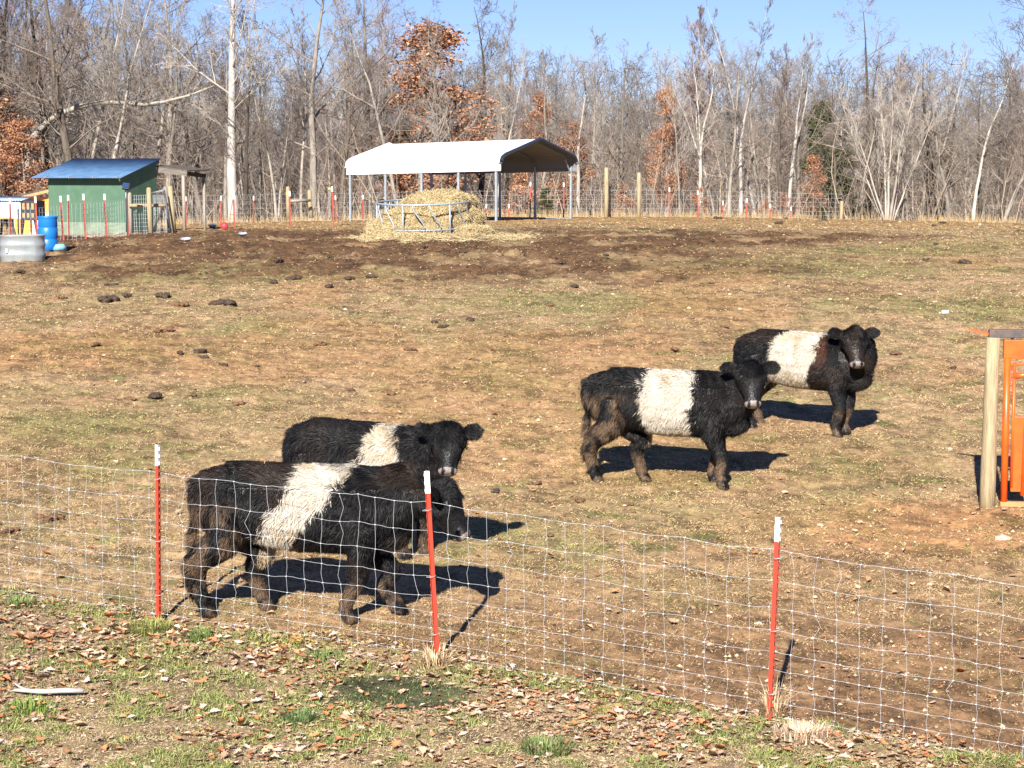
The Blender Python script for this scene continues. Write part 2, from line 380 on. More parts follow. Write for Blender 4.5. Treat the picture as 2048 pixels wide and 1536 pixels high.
def pasture():
    x, y, r = frustum_pts(1150000, 12.0, 88, half=.40, seed=3)
    g = regions(x, y); n = len(x)
    keep = r.random(n) > (g['mud'] * .5 + g['bare'] * .62 + g['lawn'] * .97 + .45 * g['red'] + .25 * g['crest']) * (.75 + .5 * (g['n2'] < .55))
    keep &= r.random(n) < .35 + 1.1 * sstep(.30, .62, fbm(x, y, 3, 45, 3.0))
    x = x[keep]; y = y[keep]; g = {k: v[keep] for k, v in g.items()}; n = len(x)
    k = np.clip(y / 16, .8, 4)
    ln = (.016 + .036 * r.random(n)) * np.sqrt(k); wd = (.0026 + .0030 * r.random(n)) * k
    t = r.random(n); c = np.tile(TAN * 1.1, (n, 1)) * (.52 + .50 * r.random(n))[:, None] * (.70 + .6 * fbm(x, y, 3, 43, 2.2))[:, None]
    ol = t < .22 + .35 * sstep(.42, .6, g['n2'])
    c[ol] = (OLIVE * 1.1) * (.55 + .8 * r.random(ol.sum()))[:, None]
    gr = r.random(n) < .05 + .7 * g['green']
    c[gr] = (GREEN * 1.2) * (.7 + .7 * r.random(gr.sum()))[:, None]
    br = r.random(n) < .14 + .34 * sstep(.5, .65, fbm(x, y, 3, 44, 1.3)) + .5 * g['bare'] + .4 * g['mud']
    c[br] = np.array([.32, .185, .095]) * (.6 + .9 * r.random(br.sum()))[:, None]
    ps = r.random(n) < .05 * np.clip(30 / y, .1, 1)
    c[ps] = np.array([.55, .42, .26]) * (.75 + .25 * r.random(ps.sum()))[:, None]
    blades('pasture_grass', x, y, ln, wd, r.random(n) * .55, c, r, 'short grazed winter grass and straw covering the pasture')
def lawn():
    x, y, r = frustum_pts(680000, 9.5, 17, seed=5, half=.38)
    yy = fence_y(x); k = (y < yy + .12); x = x[k]; y = y[k]; n = len(x)
    nn = fbm(x, y, 4, 61, 1.6); n2 = fbm(x, y, 3, 62, 5)
    gg = sstep(.43, .58, nn * .6 + n2 * .4) * .9; edge = sstep(.35, 0, np.abs(y - fence_y(x)))
    k = r.random(n) < .8 + .2 * np.maximum(gg, edge * .4); x = x[k]; y = y[k]; gg = gg[k]; edge = edge[k]; n2 = n2[k]; n = len(x)
    ln = .018 + .03 * r.random(n) + .035 * gg * r.random(n) * (n2 > .5) + edge * .04 * r.random(n)
    c = np.tile(np.array([.50, .375, .24]), (n, 1)) * (.6 + .7 * r.random(n))[:, None]
    a = r.random(n) < gg * .85 + .08
    lift = np.where(a, .25 + r.random(n) * .8, r.random(n) * .35); hue = r.random((a.sum(), 1))
    c[a] = (np.array([.17, .21, .07]) * hue + np.array([.34, .35, .12]) * (1 - hue)) * (.6 + .7 * r.random((a.sum(), 1)))
    ms = r.random(n) < moss(x, y) * .9; c[ms] = np.array([.085, .105, .05]) * (.5 + .8 * r.random((ms.sum(), 1))); ln = np.where(ms, ln * .7, ln)
    blades('lawn_grass', x, y, ln, .003 + .003 * r.random(n), lift, c, r, 'green and straw lawn grass on the near side of the wire fence')
pasture(); lawn()

def tuft(px, py, n, h, rad, col, name='grass_tuft', label='', cat='grass'):
    p = at(px, py); r = np.random.default_rng(int(px + py)); a = r.random(n) * 2 * np.pi; q = rad * np.sqrt(r.random(n)) * .5
    x = q * np.cos(a); y = q * np.sin(a); z = np.array(gz(x + p.x, y + p.y)) - p.z - .01
    ln = h * (.5 + .6 * r.random(n)); lean = .15 + .9 * r.random(n); aa = a + r.normal(0, .5, n)
    d = np.stack([np.cos(aa), np.sin(aa), np.zeros(n)], 1); s = np.stack([-np.sin(aa), np.cos(aa), np.zeros(n)], 1); up = np.array([0, 0, 1.])
    p0 = np.stack([x, y, z], 1); m = p0 + d * (ln * .35 * np.sin(lean))[:, None] + up * (ln * .6 * np.cos(lean * .6))[:, None]
    t = p0 + d * (ln * np.sin(lean))[:, None] + up * (ln * np.cos(lean))[:, None]; w = .0035
    V = np.stack([p0 - s * w, p0 + s * w, m - s * w * .8, m + s * w * .8, t], 1).reshape(-1, 3)
    b = (np.arange(n) * 5)[:, None, None]; F = (b + np.array([[0, 1, 2], [1, 3, 2], [2, 3, 4]])[None]).reshape(-1, 3)
    c = np.array(col) * (.6 + .8 * r.random((n, 1)))
    o = nobj(name, V, F, M['blade'], col=np.repeat(c, 5, axis=0)); o.location = p; tag(o, label, cat)
G1 = (.13, .19, .05); S1 = (.55, .40, .24)
tuft(1095, 1500, 420, .09, .34, (.15, .19, .07), label='bright green grass tuft at the bottom middle of the photo')
tuft(305, 1262, 500, .11, .34, (.22, .24, .07), label='green grass tuft at the foot of the left red post')
tuft(410, 1275, 250, .10, .25, (.14, .20, .06), label='small green tuft right of the left red post')
tuft(600, 1440, 180, .09, .2, (.12, .19, .07), label='dark green tuft among the leaves left of the middle post')
tuft(1605, 1475, 700, .10, .36, (.56, .42, .30), label='dry straw coloured tuft at the foot of the right red post')
tuft(1545, 1440, 120, .30, .10, S1, label='thin dry grass stems standing in front of the right red post')
tuft(870, 1330, 200, .16, .22, S1, label='dry grass stems at the foot of the middle red post')
tuft(40, 1215, 250, .12, .22, (.17, .22, .08), label='green tuft under the wire fence at the left edge')
tuft(60, 1418, 220, .08, .3, (.16, .25, .05), label='green tuft beside the fallen stick at bottom left')
tuft(650, 1320, 250, .10, .3, (.13, .18, .06), label='dark green tuft below the wires between left and middle posts')

# fallen leaves on the lawn side
def leaves():
    r = np.random.default_rng(9); n = 42000
    x = (r.random(n) * 2 - 1) * 5; y = 10.5 + r.random(n) * 7.5
    dist = fence_y(x) - y
    cl = fbm(x, y, 4, 71, 1.3); pc = at(690, 1415)
    band = sstep(1.35, .25, np.abs(dist - .35)); pile = sstep(1.2, .5, np.sqrt(((x - pc.x) / .95) ** 2 + ((y - pc.y) / .42) ** 2))
    k = (np.abs(x) < .34 * y) & (dist > -.2) & (r.random(n) < np.clip(sstep(.42, .56, cl) * (.45 + .55 * band) + .10 + .9 * pile * sstep(.25, .45, cl) + .38 * band, 0, 1) * (1 - .75 * moss(x, y)))
    x1 = x[k]; y1 = y[k]
    m = 900; u = 1 / 80 + (1 / 13. - 1 / 80) * r.random(m); y2 = 1 / u; y2 = np.where(y2 > 40, 14 + 8 * r.random(m), y2); x2 = (r.random(m) * 2 - 1) * .28 * y2
    k2 = y2 > fence_y(x2); x2 = x2[k2]; y2 = y2[k2]
    x = np.concatenate([x1, x2]); y = np.concatenate([y1, y2]); n = len(x)
    out = []
    K = 16
    for j in range(K):   # lobed oak outline
        a = 2 * np.pi * j / K; rr = (1.0 if j % 4 == 0 else .55 if j % 2 else .78); out.append((rr * math.cos(a), .62 * rr * math.sin(a)))
    out = np.array(out); s = (.013 + .040 * r.random(n) ** 2.0); a = r.random(n) * 2 * np.pi
    fs = .75 + .5 * r.random(n)
    ox = out[None, :, 0] * s[:, None]; oy = out[None, :, 1] * (s * fs)[:, None]
    curl = r.normal(0, .32, n)[:, None] / s[:, None] * .7
    oz = curl * ox ** 2 + np.abs(r.normal(0, .25, n))[:, None] / s[:, None] * oy ** 2
    oz = oz * (1 + .5 * r.random((n, K)))
    tx = r.normal(0, .16, n)[:, None]; ty = r.normal(0, .16, n)[:, None]
    oz = oz + tx * ox + ty * oy; oz = oz - oz.min(1, keepdims=True) * .8
    ca = np.cos(a)[:, None]; sa = np.sin(a)[:, None]
    Z = gz(x, y) + (fbm(x, y, 3, 51, 1.6) - .5) * .07 + (fbm(x, y, 3, 52, 6) - .5) * .06 + .008 + .02 * r.random(n)
    V = np.empty((n, K + 1, 3)); V[:, :K, 0] = x[:, None] + ox * ca - oy * sa; V[:, :K, 1] = y[:, None] + ox * sa + oy * ca; V[:, :K, 2] = Z[:, None] + oz
    V[:, K, 0] = x; V[:, K, 1] = y; V[:, K, 2] = Z
    b = (np.arange(n) * (K + 1))[:, None, None]; F = (b + np.array([[j, (j + 1) % K, K] for j in range(K)])[None]).reshape(-1, 3)
    t = r.random((n, 1)); c = np.where(t < .25, [[.46, .20, .09]], np.where(t < .72, [[.47, .31, .20]], np.where(t < .95, [[.60, .44, .34]], [[.30, .18, .12]])))
    c = c * (.7 + .6 * r.random((n, 1)))
    o = nobj('fallen_leaves', V.reshape(-1, 3), F, M['leaf'], col=np.repeat(c, K + 1, axis=0)); tag(o, 'brown fallen oak leaves scattered over the lawn side of the fence', 'leaves', kind='stuff')
    # yellow specks below the first cow
    m = 190; p = at(620, 1285); x = p.x + r.normal(0, .28, m); y = p.y + r.normal(0, .13, m); z = gz(x, y) + .012 + .01 * r.random(m)
    a = r.random(m) * 6.28; s = .007 + .009 * r.random(m); V = np.empty((m, 4, 3))
    for j in range(4):
        V[:, j, 0] = x + s * np.cos(a + j * 1.57); V[:, j, 1] = y + s * np.sin(a + j * 1.57); V[:, j, 2] = z + r.normal(0, .006, m)
    c = np.array([.66, .46, .12]) * (.7 + .5 * r.random((m, 1)))
    o = nobj('yellow_leaf_scraps', V.reshape(-1, 3), np.arange(m * 4).reshape(-1, 4), M['leaf'], col=np.repeat(c, 4, axis=0))
    tag(o, 'scatter of small yellow leaf scraps on the soil under the front cow', 'leaves', kind='stuff')
leaves()
# gravel and crumbs of soil
def crumbs():
    x, y, r = frustum_pts(26000, 12.6, 86, seed=15, half=.28); g = regions(x, y)
    k = (r.random(len(x)) < .25 + .75 * np.maximum(np.maximum(g['red'], g['bare']), g['mud'])) & (g['lawn'] < .3); x = x[k]; y = y[k]; n = len(x); mud = g['mud'][k]
    s = (.006 + .016 * r.random(n) ** 2) * np.clip(y / 18, 1, 1.8) * (1 + .5 * mud); z = gz(x, y) + (fbm(x, y, 3, 51, 1.6) - .5) * .07 + (fbm(x, y, 3, 52, 6) - .5) * .06 + mud * (fbm(x, y, 3, 53, 2.2) - .5) * .22
    base = np.array([[1, 0, 0], [0, 1, 0], [-1, 0, 0], [0, -1, 0], [0, 0, .8]]); V = base[None] * s[:, None, None] * (.6 + .8 * r.random((n, 5, 1)))
    a = r.random(n) * 6.28; X = V[:, :, 0] * np.cos(a)[:, None] - V[:, :, 1] * np.sin(a)[:, None]; Y = V[:, :, 0] * np.sin(a)[:, None] + V[:, :, 1] * np.cos(a)[:, None]
    V = np.stack([X + x[:, None], Y + y[:, None], V[:, :, 2] + z[:, None]], 2).reshape(-1, 3)
    b = (np.arange(n) * 5)[:, None, None]; F = (b + np.array([[0, 1, 4], [1, 2, 4], [2, 3, 4], [3, 0, 4]])[None]).reshape(-1, 3)
    c = np.where(r.random((n, 1)) < (.02 + .20 * np.maximum(g['red'], g['bare'])[k] * (y < 26))[:, None], [[.60, .47, .31]], [[.20, .12, .065]]) * (.6 + .7 * r.random((n, 1))); c = c * (1 - .6 * mud[:, None])
    o = nobj('soil_crumbs', V, F, M['blade'], col=np.repeat(c, 5, axis=0)); tag(o, 'loose crumbs of soil and gravel over the bare patches of the field', 'soil', kind='stuff')
crumbs()

# ------------------------------------------------------------------ stones, dung, clods
def lump(name, px, py, wpx, hz, m, seed, label, cat, group=None, rough=.3, parts=1):
    p = at(px, py); s = FPX / max(p.y, 5); w = wpx / s / 2; mb = MB(); rr = random.Random(seed)
    if parts == 1: mb.ico((0, 0, w * hz * .55), w, seed, rough, 2, (1, .8, hz))
    else:
        for i in range(parts):
            f = i / max(1, parts - 1)
            mb.ico((rr.uniform(-.75, .75) * w, rr.uniform(-.5, .5) * w, w * hz * (.15 + .4 * rr.random())), w * rr.uniform(.28, .5), seed * 7 + i, rough * 1.5, 2, (1.1, .9, hz * 1.2))
    o = mb.build(name, m, smooth=(cat != 'stone')); o.location = p; o.rotation_euler = (0, 0, rr.random() * 6); tag(o, label, cat, group)
lump('dung_pat', 305, 797, 34, .75, M['dung'], 1, 'dark coiled dung heap standing alone above the left red post', 'dung', parts=7)
lump('dung_pat', 445, 610, 46, .5, M['dung'], 2, 'wide dark dung heap beside brown clods left of the field centre', 'dung', parts=11)
lump('dung_pat', 360, 612, 38, .5, M['clod'], 3, 'brown crumbled heap left of the widest dark dung heap', 'dung', parts=9)
lump('dung_pat', 215, 603, 44, .5, M['dung'], 4, 'lumpy dark dung heap with brown edges at the left of the field', 'dung', parts=11)
lump('dung_pat', 945, 643, 28, .6, M['dung'], 5, 'single dark dung lump above the belted cows in mid field', 'dung', parts=3)
lump('dung_pat', 185, 692, 34, .5, M['clod'], 6, 'brown dung mound on the reddish soil at left', 'dung', parts=3)
dg = 'small dark dung pats over the pasture'
DP = [(42,546,20),(257,594,22),(326,594,28),(222,572,20),(363,707,18),(400,705,24),(405,717,20),(510,735,15),(450,732,22),(560,523,22),(692,523,16),(548,566,20),(590,560,24),
 (660,576,24),(700,560,20),(740,557,26),(800,566,20),(660,515,14),(1125,528,20),(1128,556,14),(1290,520,12),(1150,575,22),(1320,565,14),(1420,568,12),(1405,569,10),(1850,522,20),(1930,527,24),(1870,490,14),(1905,737,16),
 (1435,438,16),(1747,440,14),(1770,437,12),(1795,438,14),(1805,439,12),(1930,441,14),(1966,440,12),(2040,464,14),(1870,452,10),(1885,447,12),(1210,512,14),(1180,520,12),(1265,800,20),(70,820,12),(870,648,20),(888,655,18),
 (1620,698,14),(990,985,26),(1650,442,12),(1570,438,10),(1515,440,10),(1555,447,14),(1350,466,14),(1425,483,12),(1240,483,12),(985,470,18),(1085,470,14),(1020,505,18),(920,505,18),(850,495,14)]
for i, (a, b, w) in enumerate(DP):
    c = (i % 4 == 3)
    lump('dung_pat', a, b, w * 1.25, .55, M['dung'], 20 + i, 'small dark dung pat lying on the pasture', 'dung', dg, parts=4 + i % 3)
CP = [(480,810,30),(385,792,20),(120,498+100,22),(110,637,20),(330,662,30),(600,530,14),(1160,1003,30),(1070,968,24),(1420,1150,14),(95,1040,50),(20,1065,36),(1100,1072,18),(780,790,22),(1350,700,20),(1380,640,18),
 (1790,708,26),(1835,780,20),(1450,655,18),(1100,612,20),(820,700,18),(640,690,24),(1390,560,14),(700,780,16),(1260,1010,22),(60,715,24),(1500,1110,18),(1230,735,14),(260,800,22)]
for i, (a, b, w) in enumerate(CP):
    lump('soil_clod', a, b, w * 1.2, .42, M['clod'], 120 + i, 'reddish brown soil clod kicked up in the pasture', 'clod', 'soil clods in the pasture', rough=.5, parts=6)
lump('stone', 2005, 1082, 34, .5, M['stone'], 200, 'largest pale stone below the orange gate', 'stone')
lump('stone', 1518, 1252, 20, .55, M['stone'], 201, 'pale stone just left of the right red post', 'stone')
lump('stone', 1458, 1236, 15, .55, M['stone'], 202, 'cream stone a little left of the stone beside the right post', 'stone')
lump('stone', 1762, 1480, 28, .45, M['stone'], 203, 'flat pale stone under the bottom wire right of the right post', 'stone')
lump('stone', 458, 802, 14, .5, M['stone'], 204, 'cream stone touching a reddish clod left of centre', 'stone')
lump('stone', 968, 1318, 20, .5, M['stone'], 205, 'brown and cream stone right of the middle red post', 'stone')
SP = [(345,813),(360,812),(508,862),(518,848),(628,668),(233,763),(1378,617),(1500,700),(1880,627),(1010,920),(1800,590),(1965,1105),(1990,1108),(1720,1045),(1880,1045),(1930,1040),(1710,1062),(1640,1052),(1830,1085),(1935,1130),(1860,1170),
 (1700,690),(1740,617),(1165,613),(1480,620),(105,468+70),(1460,590),(1660,600),(1795,498),(1760,487),(1650,457),(1600,463),(1780,452),(1960,450),(1870,605),(1325,1232),(1460,1322),(1630,1195),(1420,1290),(1960,1270),(1945,1345),(1570,985),
 (1680,905),(1250,1012),(880,1015),(1225,590),(1065,485),(1800,445),(1540,455),(740,548),(800,850),(60,560),(690,620),(1140,860),(1090,740),(1900,900),(1840,950),(1780,1000),(1880,980)]
for i, (a, b) in enumerate(SP):
    lump('stone', a, b, 6 + (i * 37 % 7) * (1.2 if b > 700 else .7), .5, M['stone'], 300 + i, 'small pale stone lying in the pasture', 'stone', 'small pale stones in the pasture')
# fallen stick, white can
p = at(85, 1392); t = empty('fallen_branch', p, 0, 'pale forked stick lying on the lawn at bottom left', 'stick')
mb = MB(); s = FPX / p.y
mb.tube([(-.24, .04, .03), (-.12, .01, .035), (0, 0, .03), (.15, .01, .035), (.27, .02, .03)], [.008, .014, .017, .018, .016], 8); mb.build('stem', M['whitebark'], t, True)
MB().tube([(-.10, 0, .035), (-.17, .06, .05), (-.22, .10, .07)], [.011, .008, .005], 6).build('side_shoot', M['whitebark'], t, True)
p = at(1890, 628); MB().tube([(-.06, 0, .035), (-.055, 0, .035), (.055, 0, .035), (.06, 0, .035)], [.025, .033, .033, .025], 12).build('drink_can', M['whitepaint'], None, True).location = p
tag(bpy.data.objects['drink_can'], 'small white can lying on the grass at the right of the field', 'can')

# ------------------------------------------------------------------ near wire fence
ROWS = np.cumsum([0, .0762, .0889, .1016, .1143, .127, .1397, .1524, .1778, .2032]) + .0    # bottom to top
def tpost_profile():
    return [(-.019, 0), (.019, 0), (.019, .004), (.0035, .004), (.0025, .036), (-.0025, .036), (-.0035, .004), (-.019, .004)]
def tpost(parent, base, top, yaw=0, name='metal_post', white=.16, scale=1.0, simple=False, red=None):
    base = Vector(base); top = Vector(top); ax = (top - base).normalized(); L = (top - base).length
    q = ax.to_track_quat('Z', 'Y'); Mx = Matrix.Translation(base) @ (q.to_matrix().to_4x4()) @ Matrix.Rotation(yaw, 4, 'Z')
    pr = [(x * scale, y * scale) for x, y in tpost_profile()]
    def seg(z0, z1, grow=1.0):
        V = [(x * grow, y * grow - (grow - 1) * .002, z) for z in (z0, z1) for x, y in pr]; k = len(pr)
        F = [(i, (i + 1) % k, k + (i + 1) % k, k + i) for i in range(k)] + [tuple(range(k))[::-1], tuple(range(k, 2 * k))]
        return [Mx @ Vector(v) for v in V], F
    mb = MB(); mb.add(*seg(-.1, L - white))
    if not simple:
        z = .06
        while z < L - .18: mb.box(Mx @ Vector((0, -.004, z)), (.012, .007, .022), M=(Mx.to_3x3().to_4x4())); z += .055
    o = mb.build(name, red or (M['farred'] if simple else M['redpaint']), parent)
    mb = MB(); mb.add(*seg(L - white, L, 1.06))
    if not simple:
        z = L - white + .02
        while z < L - .02: mb.box(Mx @ Vector((0, -.004, z)), (.013, .008, .022), M=(Mx.to_3x3().to_4x4())); z += .055
    mb.build('white_tip', M['whitepaint'], o)
    return o, Mx
def wires(parent, P, Q, RU, name, rw, rnd, wob=.006, spacing=.1524, kink=True, rows=ROWS, mt=None):
    """P bottom polyline points, mesh hangs between them (list of Vectors)"""
    S0 = []; S1 = []; rad = []
    pts = []  # cumulative
    cum = [0]
    for a, b in zip(P[:-1], P[1:]): cum.append(cum[-1] + math.hypot(b.x - a.x, b.y - a.y))
    n = int(cum[-1] / spacing); us = [i * spacing for i in range(n + 1)]
    def pos(u, h):
        i = min(max(0, int(np.searchsorted(cum, u) - 1)), len(P) - 2); t = (u - cum[i]) / (cum[i + 1] - cum[i])
        p = P[i].lerp(P[i + 1], t); sag = -.02 * math.sin(math.pi * min(max(t, 0), 1)) * (h > .4)
        return Vector((p.x, p.y, p.z + h + sag))
    node = {}
    for j, h in enumerate(rows):
        for i, u in enumerate(us):
            du = rnd.gauss(0, wob) ; dz = rnd.gauss(0, wob * .35); dn = rnd.gauss(0, wob * .8)
            if kink and rnd.random() < .012 and 0 < j < 9: du += rnd.choice((-1, 1)) * rnd.uniform(.02, .05)
            p = pos(u + du, h + dz); p.y += dn; node[i, j] = p
    for j in range(len(rows)):
        for i in range(n):
            a = node[i, j]; b = node[i + 1, j]
            if rnd.random() < .02 and False: continue
            m1 = a.lerp(b, .33) + Vector((0, 0, rnd.gauss(0, .0022))); m2 = a.lerp(b, .66) + Vector((0, 0, rnd.gauss(0, .0022)))
            r_ = rw * (1.25 if j in (0, 9) else 1)
            for q0, q1 in ((a, m1), (m1, m2), (m2, b)): S0.append(q0); S1.append(q1); rad.append(r_)
    for i in range(n + 1):
        for j in range(len(rows) - 1):
            a = node[i, j]; b = node[i, j + 1]; bow = rnd.gauss(0, .005) if rnd.random() < .8 else rnd.gauss(0, .018)
            m = a.lerp(b, .5) + Vector((bow, 0, 0)); S0 += [a, m]; S1 += [m, b]; rad += [rw * .9] * 2
    if kink:
        for (i, j), p in node.items():
            S0.append(p - Vector((.006, 0, .002))); S1.append(p + Vector((.006, 0, .002))); rad.append(rw * 2.0)
    V, F = prisms(np.array(S0), np.array(S1), np.array(rad), np.array(rad), 5 if kink else 3)
    return nobj(name, V, F, mt or M['galv'], parent, smooth=kink)
rnd = random.Random(5)
fr = empty('wire_fence', FP[1], 0, 'woven wire stock fence on red white-tipped posts across the foreground', 'fence')
def local(o, root):   # keep world coordinates while parented
    o.matrix_parent_inverse = Matrix.Translation(root.location).inverted()
def topof(base, px, py):
    d = base.y; dx, dy, dz = ray(px, py); t = d / dy; return Vector((dx * t, d, CZ + dz * t))
tops = [topof(FP[0], 318, 890), topof(FP[1], 850, 942), topof(FP[2], 1561, 1035)]
fang = math.atan2(FP[2].y - FP[0].y, FP[2].x - FP[0].x)
for b, tp in zip(FP, tops):
    o, Mx = tpost(fr, b, tp, fang + R(8), scale=.88); local(o, fr)
    for hh in (1.10, .62, .20):
        c = b.lerp(tp, hh / (tp - b).length); mb = MB()
        mb.tube([c + Vector((.034 * math.cos(a), -.008 + .03 * math.sin(a), .006 * math.cos(a))) for a in np.linspace(0, 2 * math.pi, 13)], .0016, 5, False)
        q = mb.build('wire_tie', M['galv'], o, True)
for f, (pb, pt) in enumerate(((FPL, 1), (FPR, 1))):
    o, Mx = tpost(fr, pb, pb + Vector((.03, 0, 1.34)), fang); local(o, fr)
# bottom line follows the ground
BL = []
prev = [FPL] + FP + [FPR]
for a, b in zip(prev[:-1], prev[1:]):
    for k in range(4):
        p = a.lerp(b, k / 4); BL.append(Vector((p.x, p.y, a.z + (b.z - a.z) * k / 4 - .035)))
BL.append(FPR.copy())
BL = [p + Vector((0, .03, 0)) for p in BL]
wf = wires(fr, BL, None, None, 'wire_mesh', .00125, rnd); local(wf, fr)

# ------------------------------------------------------------------ wooden post + orange cattle head gate
pb = at(1974, 1014); s = 1 / FPX * pb.y * 1.02
t = empty('wooden_post', pb, 0, 'thick round wooden post beside the orange cattle gate', 'post')
mb = MB(); H_ = 1.76
mb.tube([(0, 0, -.1), (.004, 0, .3), (.008, 0, .8), (.012, 0, 1.3), (.022, 0, H_)], [.082, .080, .076, .072, .068], 20); mb.build('post_shaft', M['wood'], t, True)
g0 = pb + Vector((.10, .02, 0)); t = empty('cattle_gate', g0, R(-4), 'orange steel cattle head gate standing at the right edge', 'gate')
def bx(name, c, sz, m=M['gate'], bev=.006): return MB().box(c, sz).build(name, m, t, bevel=bev)
MB().tube([(.075, 0, 0), (.075, 0, 1.56)], .036, 14).build('side_upright', M['gate'], t, True)
MB().tube([(1.0, 0, 0), (1.0, 0, 1.56)], .036, 14).build('side_upright', M['gate'], t, True)
bx('top_beam', (.56, .02, 1.635), (1.05, .08, .20)); bx('bottom_sill', (.56, 0, .03), (1.05, .09, .05), M['orangewood'])
bx('inner_rail', (.35, .03, 1.48), (.5, .05, .03), M['gate'])
for sx in (0, 1):
    X = (lambda v: v) if sx == 0 else (lambda v: 1.075 - v)
    mb = MB(); mb.tube([(X(.36), 0, 1.54), (X(.36), 0, 1.35), (X(.345), 0, 1.10), (X(.285), 0, .90), (X(.27), 0, .12)], .034, 12); mb.build('curved_bar', M['gate'], t, True)
    mb = MB(); mb.tube([(X(.14), 0, 1.36), (X(.35), 0, 1.38)], .03, 12); mb.build('cross_bar', M['gate'], t, True)
    mb = MB(); mb.tube([(X(.15), 0, 1.5), (X(.15), 0, .2)], .018, 10); mb.build('thin_bar', M['gate'], t, True)
    mb = MB(); mb.box((X(.205), .0, .55), (.13, .03, .78)); mb.build('neck_panel', M['gate'], t, bevel=.006)
mb = MB(); mb.box((.33, .0, 1.80), (.9, .085, .085)); mb.build('square_tube', M['rust'], t, bevel=.006)
mb = MB(); mb.bar((-.12, 0, 1.79), (-.32, .05, 1.84), .05, .02); mb.build('latch_arm', M['gate'], t)
for xx in (.12, .30): MB().box((xx, .0, 1.745), (.03, .04, .03)).build('spacer_block', M['darksteel'], t)
# ------------------------------------------------------------------ carport
NR = atd(991, 71.3); NRz = zat(441, 71.3)
Lc = 6.2; Wc = 5.9; yaw = R(-29)
cp = empty('carport', (NR.x, NR.y, NRz), 0, 'open white metal carport standing behind the hay feeder', 'carport')
cp.rotation_euler = Quaternion(Vector((0, 0, 1)), yaw).to_matrix().to_4x4().to_euler()
# local: -x along the length to the left, +y across to the far side; whole frame leans slightly to the left
LE = 1.74
def roofprof(n=10):
    P = [(0, LE), (0, LE + .26)]
    for i in range(1, 7):
        a = i / 7 * R(66); P.append((.34 * (1 - math.cos(a)), LE + .26 + .30 * math.sin(a)))
    P.append((.40, LE + .60)); P.append((Wc / 2, LE + 1.17))
    return P + [(Wc - y, z) for y, z in P[::-1][1:]]
prof = roofprof(); mb = MB()
# corrugate the profile
fine = []
for (a, b) in zip(prof[:-1], prof[1:]):
    d = math.hypot(b[0] - a[0], b[1] - a[1]); n = max(1, int(d / .055))
    for k in range(n): fine.append((a[0] + (b[0] - a[0]) * k / n, a[1] + (b[1] - a[1]) * k / n))
fine.append(prof[-1])
def sh(x): return -.022 * (-x)      # lean
x0, x1 = -Lc - .12, .22
V = []; xs = np.linspace(x0, x1, 9)
for k, (y, z) in enumerate(fine):
    r_ = .012 if k % 4 == 0 else 0
    for x in xs: V.append((x, y - (r_ if y < .05 else (-r_ if y > Wc - .05 else 0)), z + r_ + sh(x)))
nx = len(xs); F = [(i * nx + j, i * nx + j + 1, (i + 1) * nx + j + 1, (i + 1) * nx + j) for i in range(len(fine) - 1) for j in range(nx - 1)]
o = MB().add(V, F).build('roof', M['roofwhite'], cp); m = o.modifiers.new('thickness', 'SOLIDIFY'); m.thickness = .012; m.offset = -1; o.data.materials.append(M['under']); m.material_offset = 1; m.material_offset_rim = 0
for xe in (x0, x1):
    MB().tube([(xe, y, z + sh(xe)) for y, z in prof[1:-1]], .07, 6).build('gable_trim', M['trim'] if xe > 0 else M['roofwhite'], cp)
for i in range(5):
    x = -Lc * i / 4
    for y in (.06, Wc - .06):
        zb = -.12; mb = MB().box((x, y, (LE + .2 + zb) / 2 + sh(x)), (.075, .075, LE + .2 - zb)); mb.build('post', M['steel'], cp)
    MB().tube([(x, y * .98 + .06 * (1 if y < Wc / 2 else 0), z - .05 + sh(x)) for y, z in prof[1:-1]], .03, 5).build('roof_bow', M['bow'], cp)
for y in (.06, Wc - .06):
    MB().box((-Lc / 2, y, -.03), (Lc, .05, .03)).build('base_rail', M['steel'], cp)
for y in (.06, Wc - .06):
    MB().bar((0, y, LE - .1), (0, y + (.5 if y < 1 else -.5), LE + .45), .04, .04).build('corner_brace', M['steel'], cp)

# ------------------------------------------------------------------ round hay feeder and hay
hc = HAYC; fd = empty('hay_feeder', hc, 0, 'galvanised ring feeder round the hay in front of the carport', 'feeder')
fd.rotation_euler = (R(3.0), R(-1.0), 0)
Rf = 1.22
def ring(r, z, rr, name): 
    pts = [(r * math.cos(a), r * math.sin(a), z) for a in np.linspace(0, 2 * math.pi, 49)]
    MB().tube(pts, rr, 6, False).build(name, M['steel'], fd, True)
ring(Rf, .96, .028, 'top_ring'); ring(Rf * .98, .30, .022, 'bottom_ring')
for i in range(18):
    a = 2 * math.pi * i / 18 + .12; 
    if i % 3 == 0:
        MB().tube([(Rf * math.cos(a), Rf * math.sin(a), 0.0), (Rf * math.cos(a), Rf * math.sin(a), .99)], .026, 6).build('upright', M['steel'], fd, True)
    else:
        pts = []
        for k in range(9):
            f = k / 8; aa = a - .13 + .26 * (.5 - .5 * math.cos(math.pi * (1 - f))); pts.append((Rf * math.cos(aa), Rf * math.sin(aa), .96 - .64 * (1 - f)))
        MB().tube(pts, .019, 6).build('curved_divider', M['steel'], fd, True)
